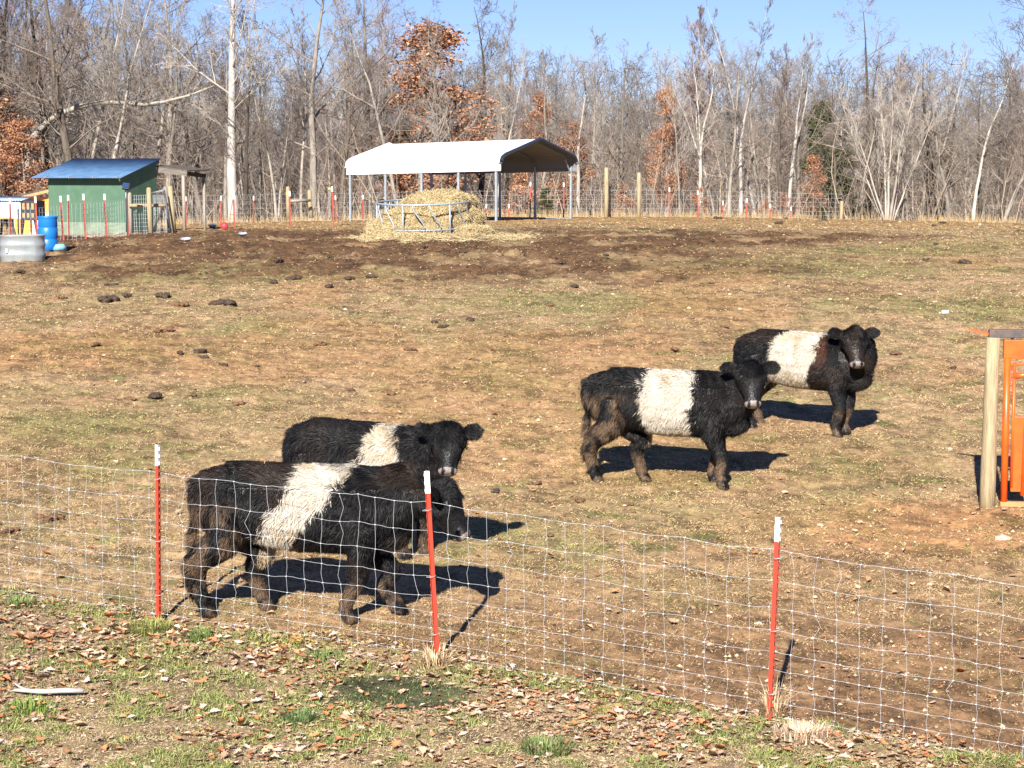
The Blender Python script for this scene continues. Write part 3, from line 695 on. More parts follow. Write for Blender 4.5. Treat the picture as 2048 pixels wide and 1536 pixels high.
def haypile():
    r = np.random.default_rng(4); nu = 90; nv = 40
    lobes = [((-.10, .05, .38), (1.02, .98, .44)), ((.15, .25, .86), (.66, .60, .36)), ((.72, .3, .80), (.62, .6, .40)), ((.45, .25, .55), (.95, .8, .5)), ((.98, .35, .45), (.55, .65, .52)), ((-.95, -.45, .12), (.55, .6, .36)), ((.1, -.2, .25), (1.0, .85, .34)), ((1.1, -.1, .08), (.7, .7, .30)), ((-.2, -1.1, -.02), (1.1, .5, .20))]
    tot = MB()
    for k, (c, q) in enumerate(lobes): tot.ico(c, 1, 60 + k, .22, 4, q)
    me = tot.mesh('tmp', M['hay']); o = link('tmp', me); m = o.modifiers.new('r', 'REMESH'); m.mode = 'VOXEL'; m.voxel_size = .05
    dg_ = bpy.context.evaluated_depsgraph_get(); dg_.update(); me2 = bpy.data.meshes.new_from_object(o.evaluated_get(dg_)); bpy.data.objects.remove(o)
    n = len(me2.vertices); co = np.empty(n * 3); me2.vertices.foreach_get('co', co); co = co.reshape(-1, 3)
    base = np.array([.48, .37, .20]) ; nz = fbm(co[:, 0] * 3 + co[:, 2] * 2, co[:, 1] * 3 + co[:, 2] * 5, 4, 8, 1.3)
    cc = np.ones((n, 4), dtype=np.float32); cc[:, :3] = base * (.55 + .7 * nz)[:, None]
    a = me2.color_attributes.new('col', 'FLOAT_COLOR', 'POINT'); a.data.foreach_set('color', cc.ravel()); me2.materials.clear(); me2.materials.append(M['hay'])
    me2.name = 'hay_bale'
    t = empty('hay_pile', hc, 0, 'big broken round bale of golden hay inside the ring feeder', 'hay'); link('bale', me2, t)
    me2.calc_loop_triangles(); nt_ = len(me2.loop_triangles); tri = np.empty(nt_ * 3, dtype=np.int32); me2.loop_triangles.foreach_get('vertices', tri); tri = tri.reshape(-1, 3)
    A, B, C = co[tri[:, 0]], co[tri[:, 1]], co[tri[:, 2]]; nn = np.cross(B - A, C - A); ar = np.linalg.norm(nn, axis=1); nn = nn / (ar[:, None] + 1e-9)
    K = 42000; pick = r.choice(nt_, K, p=ar / ar.sum()); u = r.random((K, 1)); v = r.random((K, 1)); fl = (u + v) > 1; u = np.where(fl, 1 - u, u); v = np.where(fl, 1 - v, v)
    p = A[pick] + u * (B - A)[pick] + v * (C - A)[pick]; N = nn[pick]
    dr = r.normal(0, 1, (K, 3)); dr -= .75 * (dr * N).sum(1, keepdims=True) * N; dr[:, 2] -= .3; dr /= np.linalg.norm(dr, axis=1, keepdims=True)
    ln = (.08 + .26 * r.random(K) ** 1.5)[:, None]
    P0 = p - dr * ln * .4 + N * .005; P1 = p + dr * ln * .6 + N * (.02 + .05 * r.random((K, 1))); w = .004 + .004 * r.random(K)
    V, F = prisms(P0, P1, w, w * .6, 3)
    c = np.array([.60, .48, .27]) * (.45 + .75 * r.random((K, 1)))
    nobj('loose_stalks', V, F, M['blade'], t, col=np.repeat(c, 6, axis=0))
    # scattered hay on the ground
    K = 26000; a = r.random(K) * 6.283; q = .9 + np.abs(r.normal(0, .26, K)); x = np.cos(a) * q * 1.35 + .25; y = np.sin(a) * q * 1.05 - .35
    x += (x > 1.5) * .5 * r.random(K) * 1.6
    X = x + hc.x; Y = y + hc.y
    Z = gz(X, Y) + (fbm(X, Y, 3, 51, 1.6) - .5) * .07 + (fbm(X, Y, 3, 52, 6) - .5) * .06 + regions(X, Y)['mud'] * (fbm(X, Y, 3, 53, 2.2) - .5) * .22
    P0 = np.stack([X, Y, Z + .01 + .10 * r.random(K) * np.exp(-(q - 1) * 1.2)], 1); aa = r.random(K) * 6.283; ln = .06 + .14 * r.random(K)
    P1 = P0 + np.stack([np.cos(aa) * ln, np.sin(aa) * ln, r.normal(.01, .03, K)], 1); w = .004 + .004 * r.random(K)
    V, F = prisms(P0, P1, w, w * .6, 3); c = np.array([.60, .48, .28]) * (.5 + .7 * r.random((K, 1)))
    o = nobj('scattered_hay', V, F, M['blade'], col=np.repeat(c, 6, axis=0)); tag(o, 'trampled hay scattered on the mud round the ring feeder', 'hay', kind='stuff')
haypile()

# ------------------------------------------------------------------ green shed and the small buildings at left
c0 = atd(252, 63); sy = R(-22); sh_ = empty('green_shed', c0, sy, 'green board shed with a sloping blue metal roof and side lean-to', 'shed')
SW = 2.85; SD = 1.85; hf = 1.80; hb = 2.28
V = [(-SW, 0, -.2), (0, 0, -.2), (0, SD, -.2), (-SW, SD, -.2), (-SW, 0, hf), (0, 0, hf), (0, SD, hb), (-SW, SD, hb)]
MB().add(V, [(0, 1, 5, 4), (1, 2, 6, 5), (2, 3, 7, 6), (3, 0, 4, 7), (4, 5, 6, 7)]).build('wall', M['green'], sh_)
MB().box((-SW / 2, -.006, .15), (SW + .02, .02, .40)).build('base_board', mat('faded_green_board', (.20, .26, .19), .8, nscale=4, namt=.3), sh_)
ny = 2; nxs = 150; V = []
for j in range(ny):
    for i in range(nxs):
        x = -SW - .40 + (SW + .40 + .12) * i / (nxs - 1); y = (-.38, SD + .15)[j]; sl_ = (hb - hf) / SD
        V.append((x, y, hf + sl_ * y + .05 + .012 * math.sin(i * math.pi * .5)))
F = [(i, i + 1, nxs + i + 1, nxs + i) for i in range(nxs - 1)]
o = MB().add(V, F).build('roof', M['blueroof'], sh_, True); m = o.modifiers.new('thickness', 'SOLIDIFY'); m.thickness = .008
for i in range(4):
    x = -SW + .1 + i * (SW - .2) / 3; MB().bar((x, -.3, hf - .05), (x, -.01, hf + .0), .05, .09).build('rafter_end', M['greywood'], sh_)
ln = link('fascia', MB().bar((.04, -.36, hf - .10), (.04, SD + .1, hb - .01), .03, .12).mesh('fascia', M['green']), sh_)
# lean-to on the right
MB().add([(-.1, 1.9, 2.10), (1.12, 1.9, 1.95), (1.12, 3.3, 1.98), (-.1, 3.3, 2.13), (-.1, 1.9, 2.14), (1.12, 1.9, 1.99), (1.12, 3.3, 2.02), (-.1, 3.3, 2.17)],
         [(0, 3, 2, 1), (4, 5, 6, 7), (0, 1, 5, 4), (1, 2, 6, 5), (2, 3, 7, 6), (3, 0, 4, 7)]).build('lean_to_roof', M['darkbark'], sh_)
MB().bar((.0, 1.93, 2.02), (1.10, 1.93, 1.87), .06, .16).build('front_beam', M['darkgrey'], sh_)
MB().bar((.0, 3.2, 1.92), (1.10, 3.2, 1.80), .06, .13).build('rear_beam', M['darkbark'], sh_)
pl = MB(); pl.tube([(.97, 1.93, -.1), (.95, 1.93, 1.82)], .06, 10); pl.build('lean_to_post', M['greywood'], sh_, True)
pl = MB(); pl.tube([(.97, 3.2, -.3), (.95, 3.2, 1.78)], .05, 10); pl.build('lean_to_post', M['greywood'], sh_, True)
# orange and pink painted hut, behind the hutch
c1 = atd(104, 64.6); hut = empty('painted_hut', c1, R(-6), 'low hut with an orange and pink painted wall left of the green shed', 'hut')
MB().box((-.62, .5, .58), (1.22, 1.0, 1.3)).build('wall', M['pink'], hut)
def disc(name, c, r_, m, off, clip=None):
    pts = []
    for k in range(40):
        a = 2 * math.pi * k / 40; x = c[0] + r_ * math.cos(a); z = c[1] + r_ * math.sin(a)
        x = min(max(x, -1.22), -.02); z = min(max(z, 0.0), 1.2); pts.append((x, z))
    V = [(x, -off, z) for x, z in pts] + [(x, -.0005, z) for x, z in pts]; k = 40
    MB().add(V, [tuple(range(k))[::-1]] + [(i, (i + 1) % k, k + (i + 1) % k, k + i) for i in range(k)]).build(name, m, hut)
disc('painted_circle', (-.42, 1.05), .42, M['orange'], .006); disc('painted_circle', (-1.0, .35), .38, M['orange'], .006); disc('painted_circle', (-.35, .18), .2, M['orange'], .006)
MB().add([(-1.5, -.3, 1.12), (.06, -.3, 1.50), (.06, 1.2, 1.50), (-1.5, 1.2, 1.12), (-1.5, -.3, 1.17), (.06, -.3, 1.55), (.06, 1.2, 1.55), (-1.5, 1.2, 1.17)],
         [(0, 3, 2, 1), (4, 5, 6, 7), (0, 1, 5, 4), (1, 2, 6, 5), (2, 3, 7, 6), (3, 0, 4, 7)]).build('roof', M['darkbark'], hut)
MB().bar((-1.5, -.28, 1.07), (.05, -.28, 1.44), .04, .09).build('fascia', M['orangewood'], hut)
MB().box((-.03, -.02, .72), (.09, .04, 1.42)).build('corner_post', M['orangewood'], hut)
# white hutch on legs
c2 = atd(42, 57.5); hu = empty('animal_hutch', c2, R(-12), 'white raised hutch with a corrugated roof and black slatted end', 'hutch')
MB().box((-.45, .3, .85), (.95, .6, .50)).build('box_body', M['whiteboard'], hu)
V = []; n = 60
for j, y in enumerate((-.08, .72)):
    for i in range(n): V.append((-1.0 + 1.12 * i / (n - 1) , y, 1.13 + .10 * j + .012 * math.sin(i * 1.4)))
o = MB().add(V, [(i, i + 1, n + i + 1, n + i) for i in range(n - 1)]).build('roof', mat('pale_blue_roof', (.30, .40, .52), .4), hu, True); m = o.modifiers.new('thickness', 'SOLIDIFY'); m.thickness = .01
MB().box((.27, .29, .84), (.46, .62, .56)).build('slatted_end', M['black'], hu)
for i in range(3):
    for j in range(2):
        MB().box((.13 + i * .14, -.026, .70 + j * .26), (.07, .008, .18 if j else .12)).build('slat_gap', M['orangewood'], hu)
for x, y, d in ((-.8, .05, .15), (-.3, .05, -.15), (.1, .05, .12), (.42, .05, -.12), (-.8, .55, .1), (.42, .55, -.1)):
    MB().bar((x, y, .62), (x - d, y, -.03), .07, .05).build('leg', M['black'], hu)
MB().box((-.02, .02, .3), (.1, .09, .62)).build('timber_post', M['orangewood'], hu)
MB().box((-.55, -.006, .62), (.75, .015, .05)).build('bottom_rail', M['orangewood'], hu)
# stock tank
c3 = atd(47, 45.8); c3.z = zat(523, 45.8); tk = empty('stock_tank', c3, R(14), 'oval galvanised water tank beside the blue barrel', 'tank')
def oval(L, w, k=40):
    out = []
    for i in range(k):
        a = 2 * math.pi * i / k; x = w * math.cos(a); y = w * math.sin(a); x += (L - w) * (1 if math.cos(a) > 0 else -1); out.append((x, y))
    return out
mb = MB(); zs = [(0, .97), (.03, 1), (.10, 1), (.13, 1.03), (.19, 1.03), (.22, 1), (.33, 1), (.36, 1.03), (.41, 1.03), (.44, 1), (.57, 1), (.585, 1.04), (.61, 1.04), (.61, .97), (.10, .96), (.09, .02)]
V = []; k = 40
for z, f in zs:
    for x, y in oval(.50 * f if f > .1 else .01, .31 * f): V.append((x, y, z))
F = [(i * k + j, i * k + (j + 1) % k, (i + 1) * k + (j + 1) % k, (i + 1) * k + j) for i in range(len(zs) - 1) for j in range(k)]
MB().add(V, F).build('tank_wall', mat('galvanised_sheet', (.36, .39, .40), .38, metal=.35, nscale=5, namt=.2), tk, True)
V = [(x, y, .5) for x, y in oval(.47, .29)]; MB().add(V, [tuple(range(k))]).build('water', mat('tank_water', (.03, .05, .06), .05), tk)
MB().box((-.36, -.315, .26), (.05, .006, .09), rz=R(-20)).build('paper_label', M['whitepaint'], tk)
# barrel
c4 = atd(98, 48.6); c4.z = zat(501, 48.6); bb = empty('blue_barrel', c4, 0, 'blue plastic barrel standing behind the galvanised tank', 'barrel')
MB().lathe((0, 0, 0), [(.20, 0), (.225, .02), (.23, .10), (.235, .26), (.222, .28), (.235, .30), (.235, .54), (.222, .56), (.235, .58), (.23, .74), (.235, .79), (.24, .80), (.24, .83), (.22, .83), (.21, .75), (.2, .1), (.02, .08)], 32).build('barrel_body', M['barrel'], bb, True)
MB().tube([(.16 + .03, -.2, .02), (.26, -.22, .08), (.38, -.16, .09), (.44, -.1, .04)], [.05, .09, .09, .05], 10).build('plastic_jug', mat('pale_blue_plastic', (.2, .42, .55), .4), None, True).location = c4
tag(bpy.data.objects['plastic_jug'], 'pale blue plastic jug lying at the foot of the blue barrel', 'jug')

# pen fence at the left: red posts with white tips, woven wire
def farpost(root, px, pt, pyb, d, lean=0, red=None):
    b = atd(px, d); b.z = zat(pyb, d); tp = Vector((b.x + lean, d, zat(pt, d))); b2 = b.copy(); b2.z -= .25
    o, _ = tpost(root, b2, tp, 0, simple=True, white=.17, scale=1.35, red=red); local(o, root); return b, tp
def mesh_panel(root, pts, hgt, name, rw=.0035, sp=.15, rows=8):
    S0 = []; S1 = []
    rd = random.Random(len(pts) * 7)
    for (a, b) in zip(pts[:-1], pts[1:]):
        L = (b - a).length; n = max(2, int(L / sp))
        for j in range(rows + 1):
            h = hgt * j / rows; S0.append(a + Vector((0, 0, h))); S1.append(b + Vector((0, 0, h)))
        for i in range(n):
            p = a.lerp(b, i / n); q = Vector((rd.gauss(0, .015), 0, hgt / 2)); S0 += [p, p + q]; S1 += [p + q, p + Vector((0, 0, hgt))]
    V, F = prisms(np.array(S0), np.array(S1), np.full(len(S0), rw), np.full(len(S0), rw), 3)
    o = nobj(name, V, F, M['farwire'], root); local(o, root); return o
pen = empty('pen_fence', atd(130, 56), 0, 'wire pen fence with red posts in front of the green shed', 'fence')
pp = []
for (px, tp_, bt, d, le) in ((75, 393, 500, 54.0, -.04), (128, 392, 490, 55.3, -.08), (172, 388, 487, 56.0, -.06), (214, 388, 482, 57.0, -.06), (257, 385, 475, 58.3, -.05)):
    b, t_ = farpost(pen, px, tp_, bt, d, le); pp.append(b)
p00 = atd(-120, 52.5); mesh_panel(pen, [p00] + pp, 1.12, 'wire_mesh')
b, t_ = farpost(pen, 139, 390, 473, 60.5, 0); b, t_ = farpost(pen, 63 - 40, 396, 480, 57, 0); b, t_ = farpost(pen, 63, 397, 472, 58, -.02)
MB().tube([atd(166, 60.5) - Vector((0, 0, .1)), atd(165.5, 60.5) + Vector((0, 0, .6))], .012, 6).build('step_in_post', M['darksteel'], pen)
local(pen.children[-1], pen)
# wooden H brace and small gate near the shed
hbk = empty('wooden_brace', atd(303, 58.6), 0, 'weathered wooden H brace with three posts and a log rail beside the shed', 'fence')
def wpost(root, px, pt, pb_, d, r_, m=None, lean=0, name='post'):
    b = atd(px, d); b.z = zat(pb_, d) - .1; tp = Vector((b.x + lean, d, zat(pt, d)))
    mid = b.lerp(tp, .5); rd = random.Random(int(px)); mid.x += rd.uniform(-.01, .01)
    sl2 = Vector((0, 0, .05)); o = MB().tube([b, mid, tp - sl2, tp], [r_ * 1.05, r_, r_, r_ * .65], 10).build(name, m or M['wood'], root, True); local(o, root); return b, tp
wpost(hbk, 303, 375, 470, 58.6, .072, lean=-.04); wpost(hbk, 262, 385, 470, 59.2, .06, M['greywood']); wpost(hbk, 348, 372, 466, 59.4, .085, lean=-.08); wpost(hbk, 341, 373, 462, 60.2, .06, M['greywood'], -.12)
a = atd(262, 59.2); b = atd(338, 59.3); o = MB().tube([Vector((a.x, 59.1, zat(411, 59.2))), Vector((b.x, 59.2, zat(411, 59.2)))], .052, 8).build('log_rail', M['wood'], hbk, True); local(o, hbk)
gt = empty('wire_gate', atd(338, 59), 0, 'small leaning steel gate with wire mesh between the wooden posts', 'gate')
a = atd(336, 59.0); b = atd(306, 60.6)
for nm, p0, p1 in (('gate_upright', Vector((a.x + .10, 59, zat(466, 59))), Vector((a.x - .08, 59, zat(380, 59)))), ('gate_upright', Vector((b.x, 60.6, zat(460, 60.6))), Vector((b.x - .06, 60.6, zat(386, 60.6)))),
                   ('top_bar', Vector((a.x - .08, 59, zat(381, 59))), Vector((b.x - .06, 60.6, zat(387, 60.6)))), ('bottom_bar', Vector((a.x + .1, 59, zat(459, 59))), Vector((b.x, 60.6, zat(460, 60.6))))):
    o = MB().tube([p0, p1], .03, 8).build(nm, M['darksteel'] if nm != 'top_bar' else M['steel'], gt, True); local(o, gt)
mesh_panel(gt, [atd(262, 59.4), atd(303, 58.8)], 1.15, 'wire_mesh', .005, .1, 10); mesh_panel(gt, [atd(308, 60.3), atd(336, 59.1)], 1.15, 'wire_mesh', .005, .1, 10)
# solar energiser box on its post
b, t_ = None, None
sp_ = empty('solar_energiser', atd(256, 58.0), 0, 'black solar fence energiser on a post at the shed corner', 'energiser')
o = MB().box(Vector((atd(255, 58).x, 58.0, zat(373, 58))), (.20, .10, .19), M=Matrix.Rotation(R(-28), 4, 'X') @ Matrix.Rotation(R(8), 4, 'Y')).build('solar_box', M['black'], sp_, bevel=.01); local(o, sp_)
o = MB().box(Vector((atd(255, 58).x, 57.945, zat(371, 58))), (.16, .012, .14), M=Matrix.Rotation(R(-28), 4, 'X') @ Matrix.Rotation(R(8), 4, 'Y')).build('solar_cell', mat('solar_glass', (.02, .05, .14), .1), sp_); local(o, sp_)
o = MB().tube([Vector((atd(256, 58).x, 58.02, zat(470, 58))), Vector((atd(256, 58).x, 58.02, zat(380, 58)))], .022, 8).build('mounting_post', M['darksteel'], sp_); local(o, sp_)

# back fence along the crest
bf = empty('back_fence', atd(700, 80), 0, 'wire fence on red posts along the edge of the wood', 'fence')
L1 = []
for (px, tp_, bt, d) in ((372, 393, 448, 74), (443, 392, 447, 75), (508, 392, 438, 78), (671, 391, 430, 80), (725, 390, 430, 80.5), (1018, 408, 430, 82), (973, 408, 430, 82), (1061, 364, 432, 80), (1128, 365, 432, 80), (1337, 375, 431, 81), (1395, 381, 431, 81.5), (1445, 402, 431, 82.5), (1493, 397, 431, 82), (1540, 408, 431, 83), (1582, 414, 431, 84)):
    b, t_ = farpost(bf, px, tp_, bt, d, rnd.uniform(-.04, .04)); L1.append(b)
L1 = sorted(L1, key=lambda v: v.x); L1 = [atd(330, 73.5)] + [p for p in L1 if True] + [atd(1685, 84)]
mesh_panel(bf, [Vector((p.x, p.y, gzf(p.x, p.y))) for p in L1], 1.1, 'wire_mesh', .004, .3, 6)
cf = empty('cross_fence', atd(580, 64), 0, 'three red fence posts standing in the mud between the shed and carport', 'fence')
for (px, tp_, bt, d, le) in ((469, 388, 459, 66, -.03), (580, 382, 459, 65, -.02), (667, 373, 449, 67, -.06)):
    b, t_ = farpost(cf, px, tp_, bt, d, le)
    o = MB().box(Vector((t_.x - .05, t_.y - .02, t_.z - .07)), (.07, .04, .05)).build('insulator', M['yellow'], cf); local(o, cf)
hb2 = empty('wooden_brace', atd(600, 76), 0, 'weathered wooden H brace between the shed and the carport', 'fence')
wpost(hb2, 577, 373, 433, 76, .075); wpost(hb2, 623, 380, 431, 77, .085, lean=-.06)
o = MB().tube([Vector((atd(580, 76).x, 76, zat(402, 76))), Vector((atd(619, 76).x, 76.5, zat(401, 76)))], .055, 8).build('log_rail', M['greywood'], hb2, True); local(o, hb2)
for (px, pt, d, r_, lab) in ((1212, 335, 80, .09, 'taller round wooden fence post just right of the carport'), (1277, 345, 80.5, .085, 'second wooden fence post right of the carport, a little shorter'), (1682, 408, 83, .10, 'short pale wooden fence post far right at the wood edge'), (1219, 372, 81, .055, 'thin wooden post leaning against the taller post right of the carport')):
    b = atd(px, d); o = MB().tube([(0, 0, -.3), (.01, 0, .8), (0, 0, zat(pt, d) - b.z - .03), (0, 0, zat(pt, d) - b.z)], [r_, r_, r_ * .95, r_ * .7], 10).build('wooden_post', M['wood'], None, True)
    o.location = b; tag(o, lab, 'post')
b = atd(745, 66); o = MB().tube([(.02, 0, -.1), (-.03, 0, .95)], .016, 6).build('thin_black_rod', M['darksteel']); o.location = b; tag(o, 'thin black rod standing left of the hay feeder', 'rod')
# pans and ball
for px, py, r_, lab in ((371, 484, .15, 'shallow metal pan on the mud in front of the wooden brace'), (485, 473, .13, 'grey feed pan farther back on the mud'), (425, 456, .14, 'pale rubber pan beside the red ball')):
    p = at(px, py); o = MB().lathe((0, 0, 0.02), [(r_ * .7, 0), (r_, .07), (r_ * 1.05, .075), (r_ * .9, .06), (r_ * .65, .015), (.01, .012)], 24).build('feed_pan', M['pan'], None, True); o.location = p; o.rotation_euler = (R(12), 0, 0); tag(o, lab, 'pan')
p = at(449, 459); o = MB().ico((0, 0, .11), .13, 3, .02, 3).build('ball', M['redball'], None, True); o.location = p; tag(o, 'red ball lying in the mud beside the far red posts', 'ball')

# ------------------------------------------------------------------ trees
class Tree:
    def __init__(s, seed): s.r = random.Random(seed); s.T = []; s.C = []; s.tips = []; s.mids = []
    def walk(s, p, d, L, r0, r1, n, jit, trop, store):
        pts = [(p, r0)]
        for i in range(n):
            d = (d + Vector((s.r.gauss(0, jit), s.r.gauss(0, jit), s.r.gauss(0, jit) * .6 + trop))).normalized()
            q = p + d * (L / n); ra = r0 + (r1 - r0) * i / n; rb = r0 + (r1 - r0) * (i + 1) / n
            store.append((p, q, ra, rb)); p = q; pts.append((p, rb))
        return pts, d
    def branch(s, p, d, L, r, lev, P):
        n = (0, 7, 5, 4, 2)[lev]; jit = P['jit'] * (1, 1, 1.2, 1.4, 1.2)[lev]
        pts, dd = s.walk(p, d, L, r, max(r * .28, P['rmin']), n, jit, P['trop'] * (0, 1, 1, 1.1, .7)[lev], s.C)
        if lev >= 3: s.tips.append(pts[-1][0]); s.mids.append(pts[len(pts) // 2][0])
        if lev >= P['maxlev']: return
        k = P['nb'][lev]
        for i in range(k):
            f = .22 + .78 * (i + s.r.random()) / k; j = min(n - 1, int(f * n)); a, ra = pts[j]; b, rb = pts[j + 1]; q = a.lerp(b, f * n - j if f * n - j < 1 else .99)
            ax = (b - a).normalized(); o = Vector((s.r.gauss(0, 1), s.r.gauss(0, 1), s.r.gauss(0, .8))); o = (o - ax * o.dot(ax)).normalized()
            ang = R(s.r.uniform(*P['ang'])); nd = (ax * math.cos(ang) + o * math.sin(ang)).normalized()
            s.branch(q, nd, L * s.r.uniform(.38, .62) * (1.15 - .5 * f), max(P['rmin'], min(ra * .6, r * .55)), lev + 1, P)
def grow_tree(seed, H=12, r=.14, P=None, fork=0, first=.3, limbs=20, spread=.38, limbang=(35, 65), crown_shape=None, stems=1, lean=0):
    Q = dict(jit=.12, trop=.06, rmin=.006, maxlev=4, nb=(0, 6, 5, 3), ang=(25, 60)); Q.update(P or {})
    t = Tree(seed); R_ = t.r
    for st in range(stems):
        d = Vector((R_.gauss(0, .04) + lean, R_.gauss(0, .04), 1)).normalized(); p = Vector((0, 0, -.3))
        if stems > 1:
            a = 2 * math.pi * st / stems + R_.uniform(-.3, .3); th = R_.uniform(.05, .42); d = Vector((math.cos(a) * math.sin(th), math.sin(a) * math.sin(th), math.cos(th))); p = Vector((math.cos(a) * .12, math.sin(a) * .12, -.3))
        hh = H * (R_.uniform(.8, 1) if stems > 1 else 1); rr = r if stems == 1 else r * R_.uniform(.5, .9)
        if fork:
            pts, dd = t.walk(p, d, hh * fork, rr, rr * .8, 8, .035, .01, t.T); q = pts[-1][0]; sets = [pts]
            for sgn in (-1, 1):
                d2 = (dd + Vector((sgn * .22, R_.uniform(-.1, .1), 0))).normalized(); pt, _ = t.walk(q, d2, hh * (1 - fork) * R_.uniform(.85, 1), rr * .6, rr * .06, 12, .05, .05, t.T); sets.append(pt)
        else:
            pts, dd = t.walk(p, d, hh * 1.02, rr, rr * .07, 18, Q.get('tj', .04), .02, t.T); sets = [pts]
        for pts in sets:
            if fork and pts is sets[0]: continue
            m = limbs // (2 if fork else 1) if stems == 1 else max(5, limbs // stems); n = len(pts) - 1; f0 = first if not fork else .05
            for i in range(m):
                f = f0 + (1 - f0) * ((i + R_.random()) / m); j = min(n - 1, int(f * n)); a, ra = pts[j]; b, rb = pts[j + 1]; q = a.lerp(b, R_.random())
                az = R_.random() * 6.283; ang = R(R_.uniform(*limbang)); ax = (b - a).normalized(); o = Vector((math.cos(az), math.sin(az), 0))
                nd = (ax * math.cos(ang) + o * math.sin(ang)).normalized(); fr_ = (f - f0) / (1 - f0)
                cs = crown_shape(fr_) if crown_shape else (1 - .75 * fr_) * (.55 + .45 * min(1, fr_ * 4))
                L = H * spread * cs * R_.uniform(.7, 1.15) * (1 if stems == 1 else .55)
                t.branch(q, nd, max(L, .5), max(.012, min(ra * .55, L * .014)), 1, Q)
    return t
def segmesh(name, S, m, k):
    a = np.array([[*p0, *p1, r0, r1] for p0, p1, r0, r1 in S]); V, F = prisms(a[:, :3], a[:, 3:6], a[:, 6], a[:, 7], k)
    return npmesh(name, V, F, m, smooth=(k > 4))
def foliage(t, n, seed, cols, size, mt, dens=lambda p: 1, jitter=.28):
    r = np.random.default_rng(seed); pts = np.array([list(p) for p in t.tips + t.mids]); w = np.array([dens(p) for p in pts]); w = w / w.sum()
    c = pts[r.choice(len(pts), n, p=w)] + r.normal(0, jitter, (n, 3)) * np.array([1, 1, .7]); s = size * (.55 + .8 * r.random((n, 1)))
    a = r.normal(0, 1, (n, 3)); a /= np.linalg.norm(a, axis=1, keepdims=True); b = r.normal(0, 1, (n, 3)); b -= (a * b).sum(1, keepdims=True) * a; b /= np.linalg.norm(b, axis=1, keepdims=True)
    V = np.stack([c - a * s, c - b * s * .45 + a * s * .1, c + a * s, c + b * s * .5], 1).reshape(-1, 3)
    cc = np.array(cols)[r.integers(0, len(cols), n)] * (.6 + .75 * r.random((n, 1)))
    return npmesh('foliage', V, np.arange(4 * n).reshape(-1, 4), mt, col=np.repeat(cc, 4, axis=0))
TV = {}
def variant(key, t, H, bark, twig, leafmesh=None, r=None):
    TV[key] = dict(trunk=segmesh('trunk', t.T, bark, 8), crown=segmesh('branches', t.C, twig, 3), foliage=leafmesh, H=H)
rus = [(.32, .14, .075), (.36, .18, .10), (.25, .11, .065), (.42, .25, .15)]
for i in range(4): variant('oak%d' % i, grow_tree(100 + i, 12, .20, dict(jit=.15, trop=.04, ang=(28, 65)), first=.22, limbs=18, spread=.42, limbang=(40, 75)), 12, M['bark'] if i % 2 else M['darkbark'], M['twig'])
for i in range(5): variant('slim%d' % i, grow_tree(200 + i, 12, .10, dict(jit=.10, trop=.09, ang=(22, 50), nb=(0, 6, 4, 3)), first=.25, limbs=22, spread=.23, limbang=(28, 55)), 12, M['bark'] if i != 2 else M['palebark'], M['twig'] if i % 2 else M['paletwig'])
variant('maple0', grow_tree(301, 12, .13, dict(jit=.08, trop=.12, ang=(18, 42), nb=(0, 8, 6, 4), rmin=.0065), first=.18, limbs=26, spread=.30, limbang=(28, 50)), 12, M['palebark'], M['redtwig'])
variant('maple1', grow_tree(302, 12, .12, dict(jit=.08, trop=.12, ang=(18, 42), nb=(0, 8, 5, 4), rmin=.0065), first=.15, limbs=24, spread=.33, limbang=(30, 52)), 12, M['bark'], M['redtwig'])
variant('white0', grow_tree(401, 12, .21, dict(jit=.12, trop=.05, tj=.015), first=.28, limbs=18, spread=.28, limbang=(35, 60)), 12, M['whitebark'], M['paletwig'])
variant('white1', grow_tree(402, 12, .11, dict(jit=.09, trop=.09, ang=(20, 45)), fork=.36, limbs=22, spread=.22, limbang=(25, 45)), 12, M['whitebark'], M['paletwig'])
variant('white2', grow_tree(403, 12, .09, dict(jit=.09, trop=.09, ang=(20, 45)), first=.35, limbs=16, spread=.18, limbang=(25, 50)), 12, M['whitebark'], M['paletwig'])
variant('white3', grow_tree(404, 12, .12, dict(jit=.09, trop=.09, ang=(20, 45)), fork=.45, limbs=20, spread=.22, limbang=(22, 40)), 12, M['whitebark'], M['paletwig'])
variant('fan', grow_tree(501, 9, .10, dict(jit=.07, trop=.05, ang=(15, 38), nb=(0, 7, 5, 3)), first=.25, limbs=60, spread=.42, limbang=(15, 35), stems=9), 9, M['palebark'], M['paletwig'])
variant('curved', grow_tree(502, 11, .13, dict(jit=.14, trop=.04, tj=.075), first=.2, limbs=18, spread=.34, limbang=(35, 65)), 11, M['palebark'], M['paletwig'])
variant('leaning', grow_tree(503, 11, .14, dict(jit=.14, trop=.04, tj=.06), first=.25, limbs=16, spread=.32, limbang=(35, 65), lean=.35), 11, M['palebark'], M['twig'])
cone = lambda f: (1.0 - .82 * f) * (.6 + .4 * min(1, f * 5))
for i, (H, dn) in enumerate(((10, 1), (8, 1), (7, 1))):
    t = grow_tree(600 + i, H, .11, dict(jit=.12, trop=.02, tj=.012, nb=(0, 5, 4, 2)), first=.12, limbs=24, spread=(.30, .34, .30)[i], limbang=(50, 80), crown_shape=cone)
    nz = random.Random(i); holes = [Vector((nz.uniform(-2, 2), nz.uniform(-2, 2), nz.uniform(.15, .95) * H)) for _ in range(14)]
    variant('rus%d' % i, t, H, M['bark'], M['twig'], foliage(t, (12500, 7500, 4200)[i], i, rus, .085, M['leaf'], dens=lambda p: .06 + .94 * min(1, min((Vector(p) - h).length for h in holes) / 1.1) ** 2))
